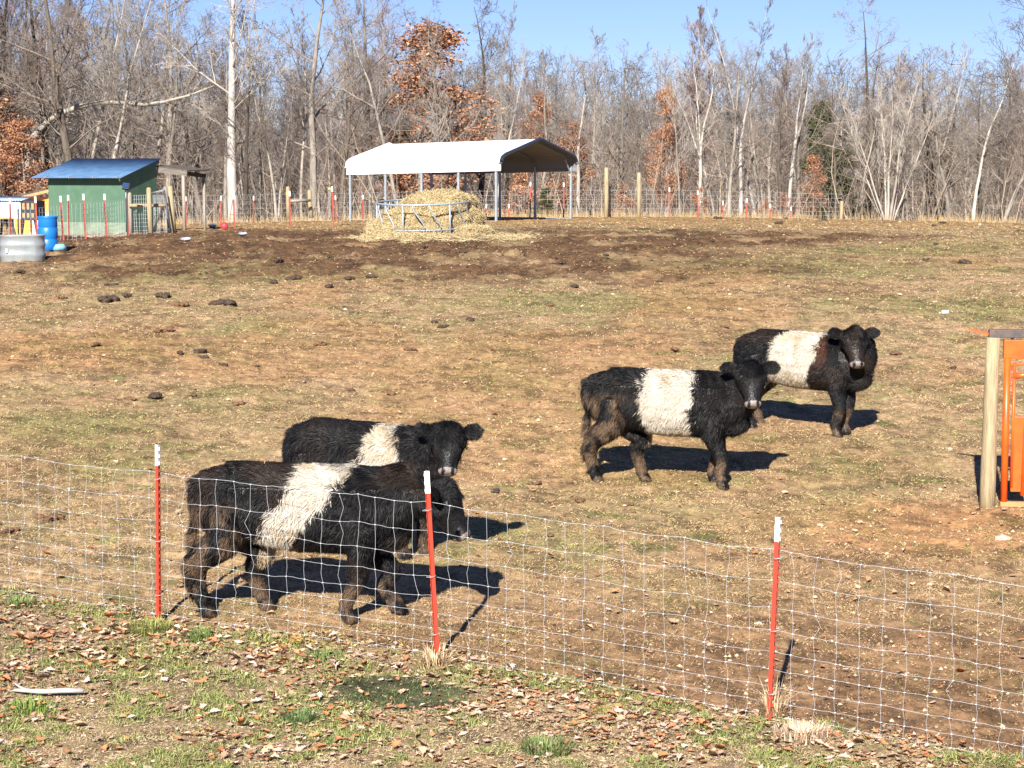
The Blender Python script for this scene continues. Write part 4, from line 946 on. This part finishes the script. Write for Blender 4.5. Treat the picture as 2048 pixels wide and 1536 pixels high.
t = grow_tree(650, 3.2, .04, dict(jit=.15, trop=.02, nb=(0, 4, 3, 2)), first=.1, limbs=12, spread=.45, limbang=(40, 80)); variant('bush0', t, 3.2, M['bark'], M['redtwig'], foliage(t, 1500, 50, rus, .07, M['leaf'], jitter=.16))
for i in range(2):
    t = grow_tree(700 + i, 8, .12, dict(jit=.12, trop=.0, nb=(0, 6, 4, 3)), first=.08, limbs=34, spread=.26, limbang=(55, 85), crown_shape=cone)
    variant('cedar%d' % i, t, 8, M['darkbark'], M['twig'], foliage(t, 16000, 70 + i, [(.05, .07, .03), (.07, .09, .035), (.09, .09, .04)], .08, M['cedar'], jitter=.16))
def place_tree(key, px, d, top=None, rz=None, label='', cat='tree', group=None, name='bare_tree', sx=1.0, H=None):
    v = TV[key]; b = atd(px, d); h = (zat(top, d) - b.z) if top is not None else H
    s = h / v['H']; o = empty(name, b, rz if rz is not None else random.random() * 6.28, label, cat, group); o.scale = (s * sx, s * sx, s)
    link('trunk', v['trunk'], o); link('branches', v['crown'], o)
    if v['foliage']: link('foliage', v['foliage'], o)
    return o
PT = [('oak0', 12, 92, -150, 'big bare oak cut by the left edge of the photo'), ('oak0', 100, 95, -110, 'dark bare oak whose trunk rises behind the blue roof corner'), ('oak2', 158, 88.5, -190, 'tall bare oak with a dark straight trunk above the green shed'),
 ('slim1', 262, 96, -70, 'slender bare tree just right of the shed roof peak'), ('oak3', 345, 93, -110, 'bare oak behind the lean-to of the green shed'), ('white0', 468, 88, -230, 'tall white barked tree left of the carport, brightest trunk in the wood'),
 ('slim0', 520, 94, -30, 'slim bare tree just right of the tall white trunk'), ('slim3', 492, 91, 60, 'thin pale sapling close beside the tall white trunk'), ('oak3', 622, 91, -120, 'branching bare oak behind the wooden H brace'), ('oak1', 742, 98, -90, 'bare oak behind the left end of the carport'), ('slim4', 690, 95, -40, 'slender bare tree above the left corner of the white roof'),
 ('slim2', 555, 90, 130, 'short pale tree between the white trunk and the wooden H brace'), ('oak0', 960, 101, 10, 'wide bare tree behind the right of the big russet oak'), ('slim4', 1010, 97, 20, 'slender tree above the middle of the carport roof'), ('slim0', 1180, 99, 60, 'bare tree above the right gable of the carport'), ('oak1', 1235, 96, 90, 'bare tree behind the two wooden posts'),
 ('slim1', 1275, 100, 110, 'thin bare tree left of the slim russet oak'), ('maple0', 1395, 97, 40, 'dense reddish twigged tree left of the forked white trunk'), ('white2', 1408, 92, 60, 'thin white stem left of the forked white tree'), ('white2', 1432, 94, 90, 'second thin white stem left of the forked white tree'),
 ('white1', 1482, 89, -30, 'white barked tree forking into two stems at mid height'), ('white2', 1512, 92, 20, 'straight thin white tree right beside the forked one'), ('white3', 1575, 89.5, 50, 'white barked tree with a tight high fork right of the straight stem'),
 ('oak2', 1735, 98, 15, 'tall rounded dark crown rising highest right of centre'), ('maple1', 1600, 101, 120, 'reddish twigged tree behind the high forked white trunk'), ('fan', 1777, 87.5, 120, 'pale many stemmed tree fanning out from one base at right'), ('slim2', 1850, 95, 80, 'pale slender tree right of the fan shaped tree'), ('slim0', 1900, 97, 90, 'grey slender tree left of the crooked pale trunk'),
 ('curved', 1947, 88, 100, 'crooked pale trunked tree near the right edge'), ('slim1', 1985, 96, 110, 'slim tree between the crooked and the leaning trunks'), ('leaning', 2000, 88.5, 90, 'tree leaning to the right at the right edge of the wood'), ('oak3', 2085, 90, -110, 'bare tree cut by the right edge with twigs against the sky')]
random.seed(3)
for key, px, d, top, lab in PT:
    rz = {'white1': 0, 'white3': .3, 'leaning': 0}.get(key); place_tree(key, px, d, top, rz, lab)
for key, px, d, top, lab, sx in (('rus0', 885, 92, 50, 'largest russet leaved oak, left of the carport ridge', 1.45), ('rus1', 1068, 92, 195, 'russet oak showing just above the carport gable', .7), ('rus1', 1135, 91, 250, 'low russet oak behind the right end of the carport', 1.0), ('rus0', 1325, 90, 175, 'slim russet leaved oak right of the wooden posts', .62),
     ('rus2', 1625, 88.5, 315, 'small orange leaved oak between white trunks and fence post', .9), ('rus1', 55, 88, 250, 'russet oak at the left behind the orange hut', 1.25), ('rus2', 0, 90, 200, 'dull russet oak at the left edge of the photo', 1.3)):
    place_tree(key, px, d, top, None, lab, name='russet_oak', sx=sx)
for key, px, d, top, lab in (('bush0', 905, 90, 350, 'russet leaved bush seen under the carport roof at left'), ('bush0', 1040, 90, 340, 'russet leaved bush seen through the right side of the carport'), ('bush0', 1245, 88, 370, 'russet leaved bush between the two wooden posts'), ('bush0', 1400, 88, 375, 'russet bush by the fence below the dense reddish tree'), ('bush0', 1565, 88, 385, 'russet bush at the foot of the high forked white trunk'), ('bush0', 130, 87, 330, 'russet leaved bush just behind the blue roof'), ('bush0', 1530, 88, 395, 'low russet bush right of the forked white trunk')):
    place_tree(key, px, d, top, None, lab, name='russet_bush', cat='bush')
for key, px, d, top, lab, sx in (('cedar0', 1640, 99, 200, 'dark evergreen behind the small orange oak', .9), ('cedar1', 1690, 97, 290, 'lower evergreen just left of the fan shaped tree', 1.2), ('cedar0', 1090, 88, 375, 'small green evergreen seen through the carport', 1.3), ('cedar1', 830, 96, 250, 'dull evergreen above the left of the carport roof', 1.4)):
    place_tree(key, px, d, top, None, lab, name='evergreen_tree', sx=sx)
# a long arching dead limb across the left
lb = empty('fallen_limb', atd(80, 90.5), 0, 'long pale limb arching sideways across the trees above the shed', 'branch')
S = []; pts = [(60, 285, .13), (85, 258, .13), (105, 238, .12), (130, 224, .12), (165, 212, .11), (205, 204, .10), (250, 205, .09), (290, 209, .08), (330, 203, .065), (380, 190, .05), (430, 170, .03)]
P3 = [(Vector((atd(a, 90.5).x, 90.5 + i * .05, zat(b, 90.5))), c) for i, (a, b, c) in enumerate(pts)]
S = [(P3[i][0], P3[i + 1][0], P3[i][1], P3[i + 1][1]) for i in range(len(P3) - 1)]; S.insert(0, (atd(50, 90.5), P3[0][0], .16, .13))
tt = Tree(77)
for i in range(3, 10):
    for _ in range(3): tt.branch(P3[i][0], Vector((tt.r.uniform(0, 1), tt.r.uniform(-.5, .5), tt.r.uniform(-.4, 1))).normalized(), tt.r.uniform(.8, 2), .02, 2, dict(jit=.14, trop=.02, rmin=.006, maxlev=4, nb=(0, 5, 4, 3), ang=(25, 60)))
o = link('limb', segmesh('limb', S, M['palebark'], 8), lb); local(o, lb); o = link('twigs', segmesh('twigs', tt.C, M['paletwig'], 3), lb); local(o, lb)

# the depth of the wood: individual bare trees
random.seed(11)
SKX = [-300, 0, 200, 300, 500, 800, 1000, 1250, 1400, 1700, 1850, 2048, 2400]; SKY = [-60, -50, -20, 60, 80, 70, 110, 165, 110, 140, 130, 150, 120]
keys = ['slim0', 'slim1', 'slim2', 'slim3', 'slim4', 'oak0', 'oak1', 'oak2', 'oak3', 'maple0', 'maple1', 'slim0', 'slim3', 'curved']
for i in range(235):
    d = 93 + 62 * ((i * .61803) % 1) ** 1.0; px = -420 + 2900 * ((i * .7548776 + .13) % 1) + random.uniform(-12, 12)
    top = np.interp(px, SKX, SKY) + random.uniform(-35, 110) + (20 if d > 120 else 0)
    place_tree(random.choice(keys), px, d, top, None, 'thin bare tree crowded among others deep in the wood', group='bare trees deep in the wood', sx=random.uniform(.8, 1.1))
random.seed(17)
for i in range(46):
    px = -90 + 2230 * ((i + random.uniform(-.35, .35)) / 46); d = random.uniform(87.5, 94); top = np.interp(px, SKX, SKY) - random.uniform(20, 110) * (1 if px < 850 else .3)
    place_tree(random.choice(['slim0', 'slim1', 'slim2', 'slim4', 'oak0', 'oak1', 'oak2', 'oak3', 'slim2', 'curved']), px, d, top, None, 'bare grey trunk standing in the front row of the wood', group='bare trees along the wood edge', sx=random.uniform(.8, 1.1))
# undergrowth
def brush():
    r = np.random.default_rng(21)
    def stems(n, d0, d1, hmin, hmax, rad, col0, lean, seed, half=.36):
        y = d0 + (d1 - d0) * r.random(n); x = (r.random(n) * 2 - 1) * half * y; z = gz(x, y) - .1; h = hmin + (hmax - hmin) * r.random(n) ** 1.6
        lx = r.normal(0, lean, n); ly = r.normal(0, lean, n); P = [np.stack([x, y, z], 1)]; rs = rad * (.5 + r.random(n)); S0 = []; S1 = []; A = []; B = []
        K = 4
        for k in range(K):
            lx = lx + r.normal(0, lean * .5, n); ly = ly + r.normal(0, lean * .5, n); q = P[-1] + np.stack([lx * h / K, ly * h / K, h / K], 1); S0.append(P[-1]); S1.append(q); A.append(rs * (1 - .8 * k / K)); B.append(rs * (1 - .8 * (k + 1) / K)); P.append(q)
        c = np.array(col0) * (.45 + .9 * r.random((n, 1))); C = [c] * K
        # side twigs
        for t in range(7):
            k = r.integers(1, K + 1, n); b = np.stack(P, 1)[np.arange(n), k]; f = np.minimum(h * (.12 + .2 * r.random(n)), 1.1); a = r.random(n) * 6.283; el = r.random(n) * 1.1
            q = b + np.stack([np.cos(a) * np.cos(el) * f, np.sin(a) * np.cos(el) * f, np.sin(el) * f], 1); S0.append(b); S1.append(q); A.append(rs * .45); B.append(rs * .2); C.append(c)
            a2 = a + r.normal(0, .7, n); q2 = q + np.stack([np.cos(a2) * f * .4, np.sin(a2) * f * .4, f * .3], 1); S0.append(q); S1.append(q2); A.append(rs * .3); B.append(rs * .15); C.append(c)
        V, F = prisms(np.concatenate(S0), np.concatenate(S1), np.concatenate(A), np.concatenate(B), 3); return V, F, np.repeat(np.concatenate(C), 6, axis=0)
    V, F, c = stems(5200, 87, 135, .8, 5.5, .017, (.35, .28, .22), .26, 1); o = nobj('undergrowth', V, F, M['blade'], col=c); tag(o, 'tangled grey brown saplings and brush between the trunks', 'undergrowth', kind='stuff')
    V, F, c = stems(9500, 138, 215, 4, 13, .045, (.13, .108, .092), .16, 2, .34); o = nobj('distant_wood', V, F, M['blade'], col=c); tag(o, 'far depths of the leafless wood closing the view', 'wood', kind='stuff')
    n = 16000; y = 83 + 6 * r.random(n); x = (r.random(n) * 2 - 1) * .3 * y; k = fbm(x, y, 3, 90, .6) > .42; x = x[k]; y = y[k]; n = len(x); z = gz(x, y) - .03; h = .1 + .4 * r.random(n) ** 2; P0 = np.stack([x, y, z], 1); P1 = P0 + np.stack([r.normal(0, .08, n), r.normal(0, .08, n), h], 1)
    V, F = prisms(P0, P1, np.full(n, .008), np.full(n, .003), 3); c = np.array([.48, .35, .19]) * (.6 + .7 * r.random((n, 1))); o = nobj('dry_grass', V, F, M['blade'], col=np.repeat(c, 6, axis=0)); tag(o, 'tall dry grass along the back fence at the wood edge', 'grass', kind='stuff')
brush()

# ------------------------------------------------------------------ belted cattle
def interp_path(P, n=4):
    """Catmull-Rom through rows of numbers"""
    P = np.array(P, float); out = []
    for i in range(len(P) - 1):
        a = P[max(i - 1, 0)]; b = P[i]; c = P[i + 1]; d = P[min(i + 2, len(P) - 1)]
        for k in range(n):
            t = k / n; out.append(.5 * ((2 * b) + (-a + c) * t + (2 * a - 5 * b + 4 * c - d) * t * t + (-a + 3 * b - 3 * c + d) * t ** 3))
    out.append(P[-1]); return np.array(out)
def loft(mb, rows, k=20, up=(0, 0, 1), n=4):
    """rows: x y z side_radius vertical_radius"""
    q = interp_path(rows, n); q[:, 3:] = np.maximum(q[:, 3:], .006)
    mb.tube([tuple(r[:3]) for r in q], [tuple(r[3:5]) for r in q], k, True, up=up)
def make_cow(C):
    mb = MB()
    # torso x, y, z, half width, half height
    g = C.get('girth', 1.0)
    rows = [(-.755, 0, 1.01, .07, .07), (-.73, 0, .95, .15, .16), (-.65, 0, .89, .23, .25), (-.50, 0, .865, .27, .28), (-.30, 0, .85, .285 * g, .29), (-.05, 0, .825, .31 * g, .31), (.20, 0, .82, .31 * g, .31),
            (.42, 0, .82, .275 * g, .315), (.58, 0, .84, .24, .28), (.70, 0, .83, .19, .24), (.78, 0, .80, .13, .17), (.82, 0, .79, .06, .08)]
    loft(mb, rows)
    # withers and rump ridges
    loft(mb, [(.18, 0, 1.03, .07, .06), (.36, 0, 1.06, .09, .07), (.52, 0, 1.04, .08, .08)]); loft(mb, [(-.40, 0, 1.05, .12, .05), (-.58, 0, 1.05, .14, .06), (-.74, 0, 1.0, .10, .07)])
    # legs
    def leg(pts, y, sg):
        loft(mb, [(x, y * sg if i < 2 else (y * sg + dy), z, a, b) for i, (x, z, a, b, dy) in enumerate(pts)], 14, up=(0, 1, 0), n=4)
    for sg, fx in ((-1, C['front'][0]), (1, C['front'][1])):
        hx, hz = fx; kx = (.50 + hx) / 2 + .03; bend = hz
        P = [(.50, .80, .12, .13, 0), (.49, .62, .10, .13, 0), (.48, .50, .08, .105, .0), (kx + (.05 if hz > .02 else 0), .33 + hz * .5, .062, .072, -.01 * sg), (hx * .6 + kx * .4 - (.04 if hz > .02 else 0), .20 + hz * .7, .046, .053, -.01 * sg), (hx, .10 + hz, .042, .048, -.01 * sg), (hx + .02, .05 + hz, .048, .055, -.01 * sg), (hx + .035, .01 + hz, .052, .062, -.01 * sg), (hx + .035, .0 + hz, .045, .05, -.01 * sg)]
        leg(P, .15, sg)
    for sg, fx in ((-1, C['hind'][0]), (1, C['hind'][1])):
        hx, hz = fx; sx = -.47 + (hx + .62) * .35; kx = hx - .075
        P = [(-.53, .88, .14, .20, 0), (-.50 + (hx + .62) * .2, .71, .13, .20, 0), (sx - .07, .57, .12, .18, .0), (kx + .075, .45, .09, .14, 0), (kx + .03, .36, .068, .098, 0), (kx + .035, .24, .052, .066, 0), (hx, .11 + hz, .044, .048, 0), (hx + .025, .05 + hz, .048, .056, 0), (hx + .04, .01 + hz, .052, .062, 0), (hx + .04, hz, .045, .05, 0)]
        leg(P, .15, sg)
    # head
    hp = Vector(C['poll']); wy = C['yaw'] - C['heading']; pt = C['hpitch']
    f = Vector((math.cos(R(wy)) * math.cos(R(pt)), math.sin(R(wy)) * math.cos(R(pt)), -math.sin(R(pt))))
    roll = C.get('roll', 0)
    sd = Vector((-math.sin(R(wy)), math.cos(R(wy)), 0)); u = f.cross(sd).normalized()
    if u.z < 0 and pt < 90: u = -u
    q = Quaternion(f, R(roll)); sd = q @ sd; u = q @ u
    def hpnt(a, b=0, c=0): return hp + f * a + sd * b + u * c       # along face, sideways, out of the forehead
    def hloft(rows, k=18): 
        qd = interp_path([(*hpnt(r[0], r[1], r[2]), r[3], r[4]) for r in rows], 4); mb.tube([tuple(r[:3]) for r in qd], [tuple(r[3:5]) for r in qd], k, True, up=tuple(u))
    hloft([(-.05, 0, -.05, .07, .05), (-.01, 0, -.05, .125, .095), (.05, 0, -.05, .143, .12), (.115, 0, -.055, .142, .125), (.17, 0, -.06, .12, .11), (.23, 0, -.062, .096, .095), (.28, 0, -.062, .078, .078), (.325, 0, -.062, .084, .074), (.36, 0, -.064, .084, .066), (.385, 0, -.066, .066, .048), (.392, 0, -.066, .03, .02)])
    hloft([(.05, 0, -.13, .08, .05), (.16, 0, -.145, .075, .045), (.27, 0, -.125, .058, .038), (.35, 0, -.115, .056, .034)])        # jaw
    for s_ in (-1, 1):
        hloft([(.07, s_ * .065, .03, .024, .018), (.10, s_ * .105, .01, .038, .028), (.135, s_ * .108, -.01, .022, .02)], 10)    # brow
        ez = C.get('earup', .03); e = [hpnt(.01, s_ * .09, -.045), hpnt(.0, s_ * .14, -.05), hpnt(-.01, s_ * .20, -.05), hpnt(-.01, s_ * .255, -.05), hpnt(-.01, s_ * .285, -.05)]
        for i in range(1, 5): e[i] = e[i] + Vector((0, 0, ez * (i / 4) ** 1.2))
        qd = interp_path([(*e[i], a, b) for i, (a, b) in enumerate(((.032, .032), (.052, .022), (.068, .02), (.054, .017), (.012, .010)))], 4)
        mb.tube([tuple(r[:3]) for r in qd], [tuple(r[3:5]) for r in qd], 12, True, up=tuple(u))
    # poll tuft
    hloft([(-.06, 0, .0, .04, .03), (-.02, 0, .02, .075, .05), (.04, 0, .035, .06, .04), (.09, 0, .03, .02, .02)], 10)
    # neck
    b0 = Vector((.46, 0, .86)); b1 = Vector((.66, 0, .90)); hb_ = hpnt(.02, 0, -.09); mid = b1.lerp(hb_, .5) + Vector(C.get('nmid', (.03, 0, 0)))
    qd = interp_path([(*b0, .22, .26), (*b1, .195, .235), (*mid, .155, .195), (*hb_, .11, .125), (*hpnt(.06, 0, -.08), .09, .10)], 5)
    mb.tube([tuple(r[:3]) for r in qd], [tuple(r[3:5]) for r in qd], 18, True)
    loft(mb, [(.56, 0, .64, .11, .10), (.66, 0, .62, .10, .10), (.73, 0, .68, .08, .11), (.76, 0, .78, .06, .08)])   # brisket
    # tail
    tl = C.get('tail', -.86); loft(mb, [(-.74, 0, 1.02, .04, .04), (-.83, 0, .98, .035, .035), (tl, .0, .84, .026, .026), (tl - .01, .0, .62, .022, .022), (tl, .0, .45, .028, .028), (tl, .0, .32, .03, .03), (tl, 0, .24, .012, .012)], 10, up=(1, 0, 0))
    me = mb.mesh('tmp', M['coat']); o = link('tmp', me); m = o.modifiers.new('r', 'REMESH'); m.mode = 'VOXEL'; m.voxel_size = .0115; m.use_smooth_shade = True
    m2 = o.modifiers.new('s', 'SMOOTH'); m2.factor = .5; m2.iterations = 5
    dg_ = bpy.context.evaluated_depsgraph_get(); dg_.update(); me2 = bpy.data.meshes.new_from_object(o.evaluated_get(dg_)); bpy.data.objects.remove(o)
    n = len(me2.vertices); co = np.empty(n * 3); me2.vertices.foreach_get('co', co); co = co.reshape(-1, 3)
    F_, S_, U_, H_ = [np.array(v) for v in (f, sd, u, hp)]
    def headc(p): q = p - H_; return q @ F_, q @ S_, q @ U_
    def colour(p, r, amt=1.0):
        n_ = len(p); nx = fbm(p[:, 0] * 5 + p[:, 1] * 3, p[:, 2] * 5 - p[:, 1] * 4, 3, C['seed'], 1.6) - .5; nf = r.normal(0, 1, n_) * .018
        c = np.tile(np.array([.0048, .0046, .0052]), (n_, 1)) * (.7 + .8 * r.random((n_, 1)))
        br = sstep(.50, .66, fbm(p[:, 0] * 3 + 7, p[:, 2] * 3 + p[:, 1], 3, C['seed'] + 5, 1.2)) * C.get('brownish', .35)
        c = c + (np.array([.020, .011, .007]) - c) * br[:, None]
        if 'sunburn' in C:
            sb = C['sunburn']; dd = sstep(1, .4, np.sqrt(((p[:, 0] - sb[0]) / .13) ** 2 + ((p[:, 2] - sb[1]) / .22) ** 2) + nx * .7); c = c + (np.array([.055, .018, .008]) - c) * dd[:, None]
        # mud on hind quarter and lower legs
        hq = sstep(.14, -.05, p[:, 2] - C['mudtop']) * sstep(-.34, -.48, p[:, 0]) ; lw = sstep(.34, .22, p[:, 2])
        md = np.clip(np.maximum(hq, lw) * C['mud'] * sstep(-.16, .08, fbm(p[:, 0] * 14, p[:, 2] * 14 + p[:, 1] * 9, 2, C['seed'] + 3, 1.0) - .5), 0, 1) * (.55 + .45 * r.random(n_))
        c = c + (np.array([.165, .105, .062]) * (.55 + .7 * r.random((n_, 1))) - c) * md[:, None]
        t = np.clip((p[:, 2] - .45) / .65, 0, 1); x0 = np.interp(t, *C['beltL']); x1 = np.interp(t, *C['beltR'])
        inb = (p[:, 0] > x0 + nx * .16 + nf) & (p[:, 0] < x1 + nx * .16 + nf) & (p[:, 2] > .38)
        legs = (p[:, 2] < .50) & (np.abs(p[:, 0]) > .36); inb &= ~legs
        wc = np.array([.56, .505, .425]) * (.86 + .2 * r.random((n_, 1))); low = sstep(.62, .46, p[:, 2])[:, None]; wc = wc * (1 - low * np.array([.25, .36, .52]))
        st = sstep(.56, .72, fbm(p[:, 0] * 4 + 3, p[:, 2] * 5, 3, C['seed'] + 9, 1.5))[:, None]; wc = wc * (1 - st * np.array([.10, .17, .28]))
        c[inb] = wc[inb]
        a, b, e = headc(p); nose = (a > .345) & (np.abs(b) < .095) & (e < .06) & (e > -.16); c[nose] = np.array([.24, .195, .185]) * (.8 + .3 * r.random((nose.sum(), 1)))
        nost = (((a - .372) / .03) ** 2 + ((np.abs(b) - .042) / .016) ** 2 < 1) & (e < .01) & (e > -.07) ; c[nost] = .01
        mouth = (a > .34) & (np.abs(b) < .07) & (np.abs(e + .103) < .008); c[mouth] = .015
        return c, inb, md
    r = np.random.default_rng(C['seed']); cc = np.ones((n, 4), dtype=np.float32); c0_, _, _ = colour(co, r); cc[:, :3] = c0_
    a = me2.color_attributes.new('col', 'FLOAT_COLOR', 'POINT'); a.data.foreach_set('color', cc.ravel()); me2.materials.clear(); me2.materials.append(M['skin']); me2.name = 'body'
    root = empty('cow', C['loc'], R(C['heading']), C['label'], 'cow', None); root.scale = (C['s'],) * 3
    link('body', me2, root)
    # fur
    me2.calc_loop_triangles(); nt_ = len(me2.loop_triangles); tri = np.empty(nt_ * 3, dtype=np.int32); me2.loop_triangles.foreach_get('vertices', tri); tri = tri.reshape(-1, 3)
    A, B, D = co[tri[:, 0]], co[tri[:, 1]], co[tri[:, 2]]; nn = np.cross(B - A, D - A); ar = np.linalg.norm(nn, axis=1); nn = nn / (ar[:, None] + 1e-12)
    K = 150000; ca = (A + B + D) / 3; ha, hb2_, hc2_ = headc(ca); w = ar * (1 + 1.2 * (ha > -.12) * (np.abs(hb2_) < .3) * (np.abs(hc2_) < .25))
    pick = r.choice(nt_, K, p=w / w.sum()); u_ = r.random((K, 1)); v_ = r.random((K, 1)); fl = (u_ + v_) > 1; u_ = np.where(fl, 1 - u_, u_); v_ = np.where(fl, 1 - v_, v_)
    p = A[pick] + u_ * (B - A)[pick] + v_ * (D - A)[pick]; N = nn[pick]; a, b, e = headc(p); head = (a > -.10) & (np.abs(b) < .15) & (e > -.24) & (e < .16); ear = (np.abs(b) >= .125) & (np.abs(b) < .36) & (np.abs(a) < .12) & (np.abs(e) < .2) & (np.linalg.norm(p - H_, axis=1) < .37)
    keep = ~(head & (a > .34)); p = p[keep]; N = N[keep]; a = a[keep]; b = b[keep]; e = e[keep]; head = head[keep]; ear = ear[keep]; K = len(p)
    col_, inb, md = colour(p, r)
    hz = p[:, 2]
    ln = .034 + .034 * r.random(K) ** 1.5; ln = np.where(hz < .5, .029, ln); ln = np.where((hz < .62) & (hz > .38) & (np.abs(p[:, 0]) < .36), .050, ln); ln = np.where(hz > 1.0, .058, ln)
    ln = np.where(hz < .10, .022, ln); ln = np.where(head, np.where(a < .09, .060, np.where(a < .2, .026, .009)), ln); ln = np.where(ear, .026, ln); ln = np.where((p[:, 0] < -.80) & (hz < .6), .08, ln)
    ln = ln * (.6 + .7 * r.random(K)) * C.get('shag', 1)
    # clumped flow
    def vf(s1, sc): return np.stack([fbm(p[:, 0] * sc + p[:, 1] * sc * .7, p[:, 2] * sc - p[:, 1] * sc * .4, 2, s1 + k * 13, 1) - .5 for k in range(3)], 1)
    flow = np.tile(np.array([-.45, 0, -.95]), (K, 1)); flow[hz > 1.0] = np.array([-.7, 0, .05]); flow[head] = F_ * .6 - U_ * .1
    flow[head & (a < .09)] = F_ * .35 + U_ * .25
    sg = np.sign(b)[:, None]; flow[ear] = (S_ * sg * .8 - np.array([0, 0, .25]))[ear]
    d = flow + vf(3, 9) * 2.0 + vf(40, 24) * 1.6 + r.normal(0, .14, (K, 3)); d[head & (a > .1)] *= .8
    d -= (d * N).sum(1, keepdims=True) * N; d /= np.linalg.norm(d, axis=1, keepdims=True) + 1e-9
    lift = (.26 + .34 * r.random(K))[:, None]; lift = np.where((head & (a > .12))[:, None], .18, lift); lift = np.where((hz > 1.02)[:, None] & ~head[:, None], .55, lift); lift = np.where(ear[:, None], .6, lift)
    L = ln[:, None]; m1 = p + (d * .85 + N * lift * 1.25) * L * .5; t2 = m1 + (d * 1.0 + N * lift * .3 + np.array([0, 0, -.22])) * L * .5
    sv = np.cross(d, N + r.normal(0, .5, (K, 3))); sv /= np.linalg.norm(sv, axis=1, keepdims=True) + 1e-9; wd = (.0013 + .0012 * r.random((K, 1))); wd = np.where(head[:, None], wd * .6, wd)
    p0 = p - N * .003; V = np.stack([p0 - sv * wd, p0 + sv * wd, m1 - sv * wd * .9, m1 + sv * wd * .9, t2], 1).reshape(-1, 3)
    bb_ = (np.arange(K) * 5)[:, None, None]; FF = (bb_ + np.array([[0, 1, 2], [1, 3, 2], [2, 3, 4]])[None]).reshape(-1, 3)
    nobj('coat', V, FF, M['coat'], root, col=np.repeat(col_, 5, axis=0))
    for s_ in (-1, 1):
        c = hpnt(.118, s_ * .120, -.014); o = MB().ico(tuple(c), .025, 1, 0, 3).build('eye', M['eye'], root, True)
    # straw bits on the back
    if C.get('straw'):
        K2 = 40; x = r.uniform(-.55, -.05, K2); y = r.uniform(-.22, 0, K2); z = 1.13 - y * y * 3.5; P0 = np.stack([x, y - .02, z], 1); P1 = P0 + r.normal(0, .028, (K2, 3)); V, FF = prisms(P0, P1, np.full(K2, .0025), np.full(K2, .002), 3)
        nobj('straw_bits', V, FF, M['blade'], root, col=np.tile(np.array([.6, .45, .2]), (len(V), 1)))
    return root
def gp(px, py): return at(px, py)
cows = [
 dict(seed=1, s=1.03, loc=gp(606, 1230), heading=-8, yaw=-4, hpitch=58, poll=(1.09, -.02, .98), front=((.36, 0), (.66, .03)), hind=((-.73, 0), (-.36, 0)), tail=-.83, mud=1.0, mudtop=.80, straw=True, brownish=.8, shag=1.1, nmid=(.02, 0, .06),
      beltL=([0, .3, 1], [-.36, -.26, .02]), beltR=([0, .05, .3, 1], [.16, -.04, .01, .42]), label='belted black and white cow walking right, nearest and behind the wire fence'),
 dict(seed=2, s=1.0, loc=gp(735, 1100), heading=-30, yaw=-90, hpitch=56, poll=(1.0, -.22, 1.17), front=((.46, 0), (.50, 0)), hind=((-.64, 0), (-.56, 0)), mud=.7, mudtop=.6, brownish=.3, shag=1.35, roll=-4,
      beltL=([0, 1], [-.03, .20]), beltR=([0, .6, 1], [.62, .60, .42]), label='belted cow standing behind the nearest one, looking at the camera'),
 dict(seed=3, s=1.075, loc=gp(1333, 968), heading=-14, yaw=-86, hpitch=60, poll=(.86, -.24, 1.21), front=((.56, 0), (.44, 0)), hind=((-.70, 0), (-.28, 0)), tail=-.80, mud=1.0, mudtop=.86, brownish=.15, shag=1.05, roll=3,
      beltL=([0, 1], [-.22, -.20]), beltR=([0, 1], [.30, .30]), label='belted cow with muddy brown hind legs in mid field, facing the camera'),
 dict(seed=4, s=1.07, loc=gp(1606, 863), heading=-33, yaw=-86, hpitch=60, poll=(.72, -.24, 1.18), front=((.46, 0), (.44, 0)), hind=((-.60, 0), (-.64, 0)), mud=.9, mudtop=.50, brownish=.7, shag=.9, girth=1.12, sunburn=(.33, .95),
      beltL=([0, 1], [-.44, -.20]), beltR=([0, 1], [.12, .30]), label='farthest belted cow with a wide white belt and brown tinged shoulder')]
for C in cows: make_cow(C)
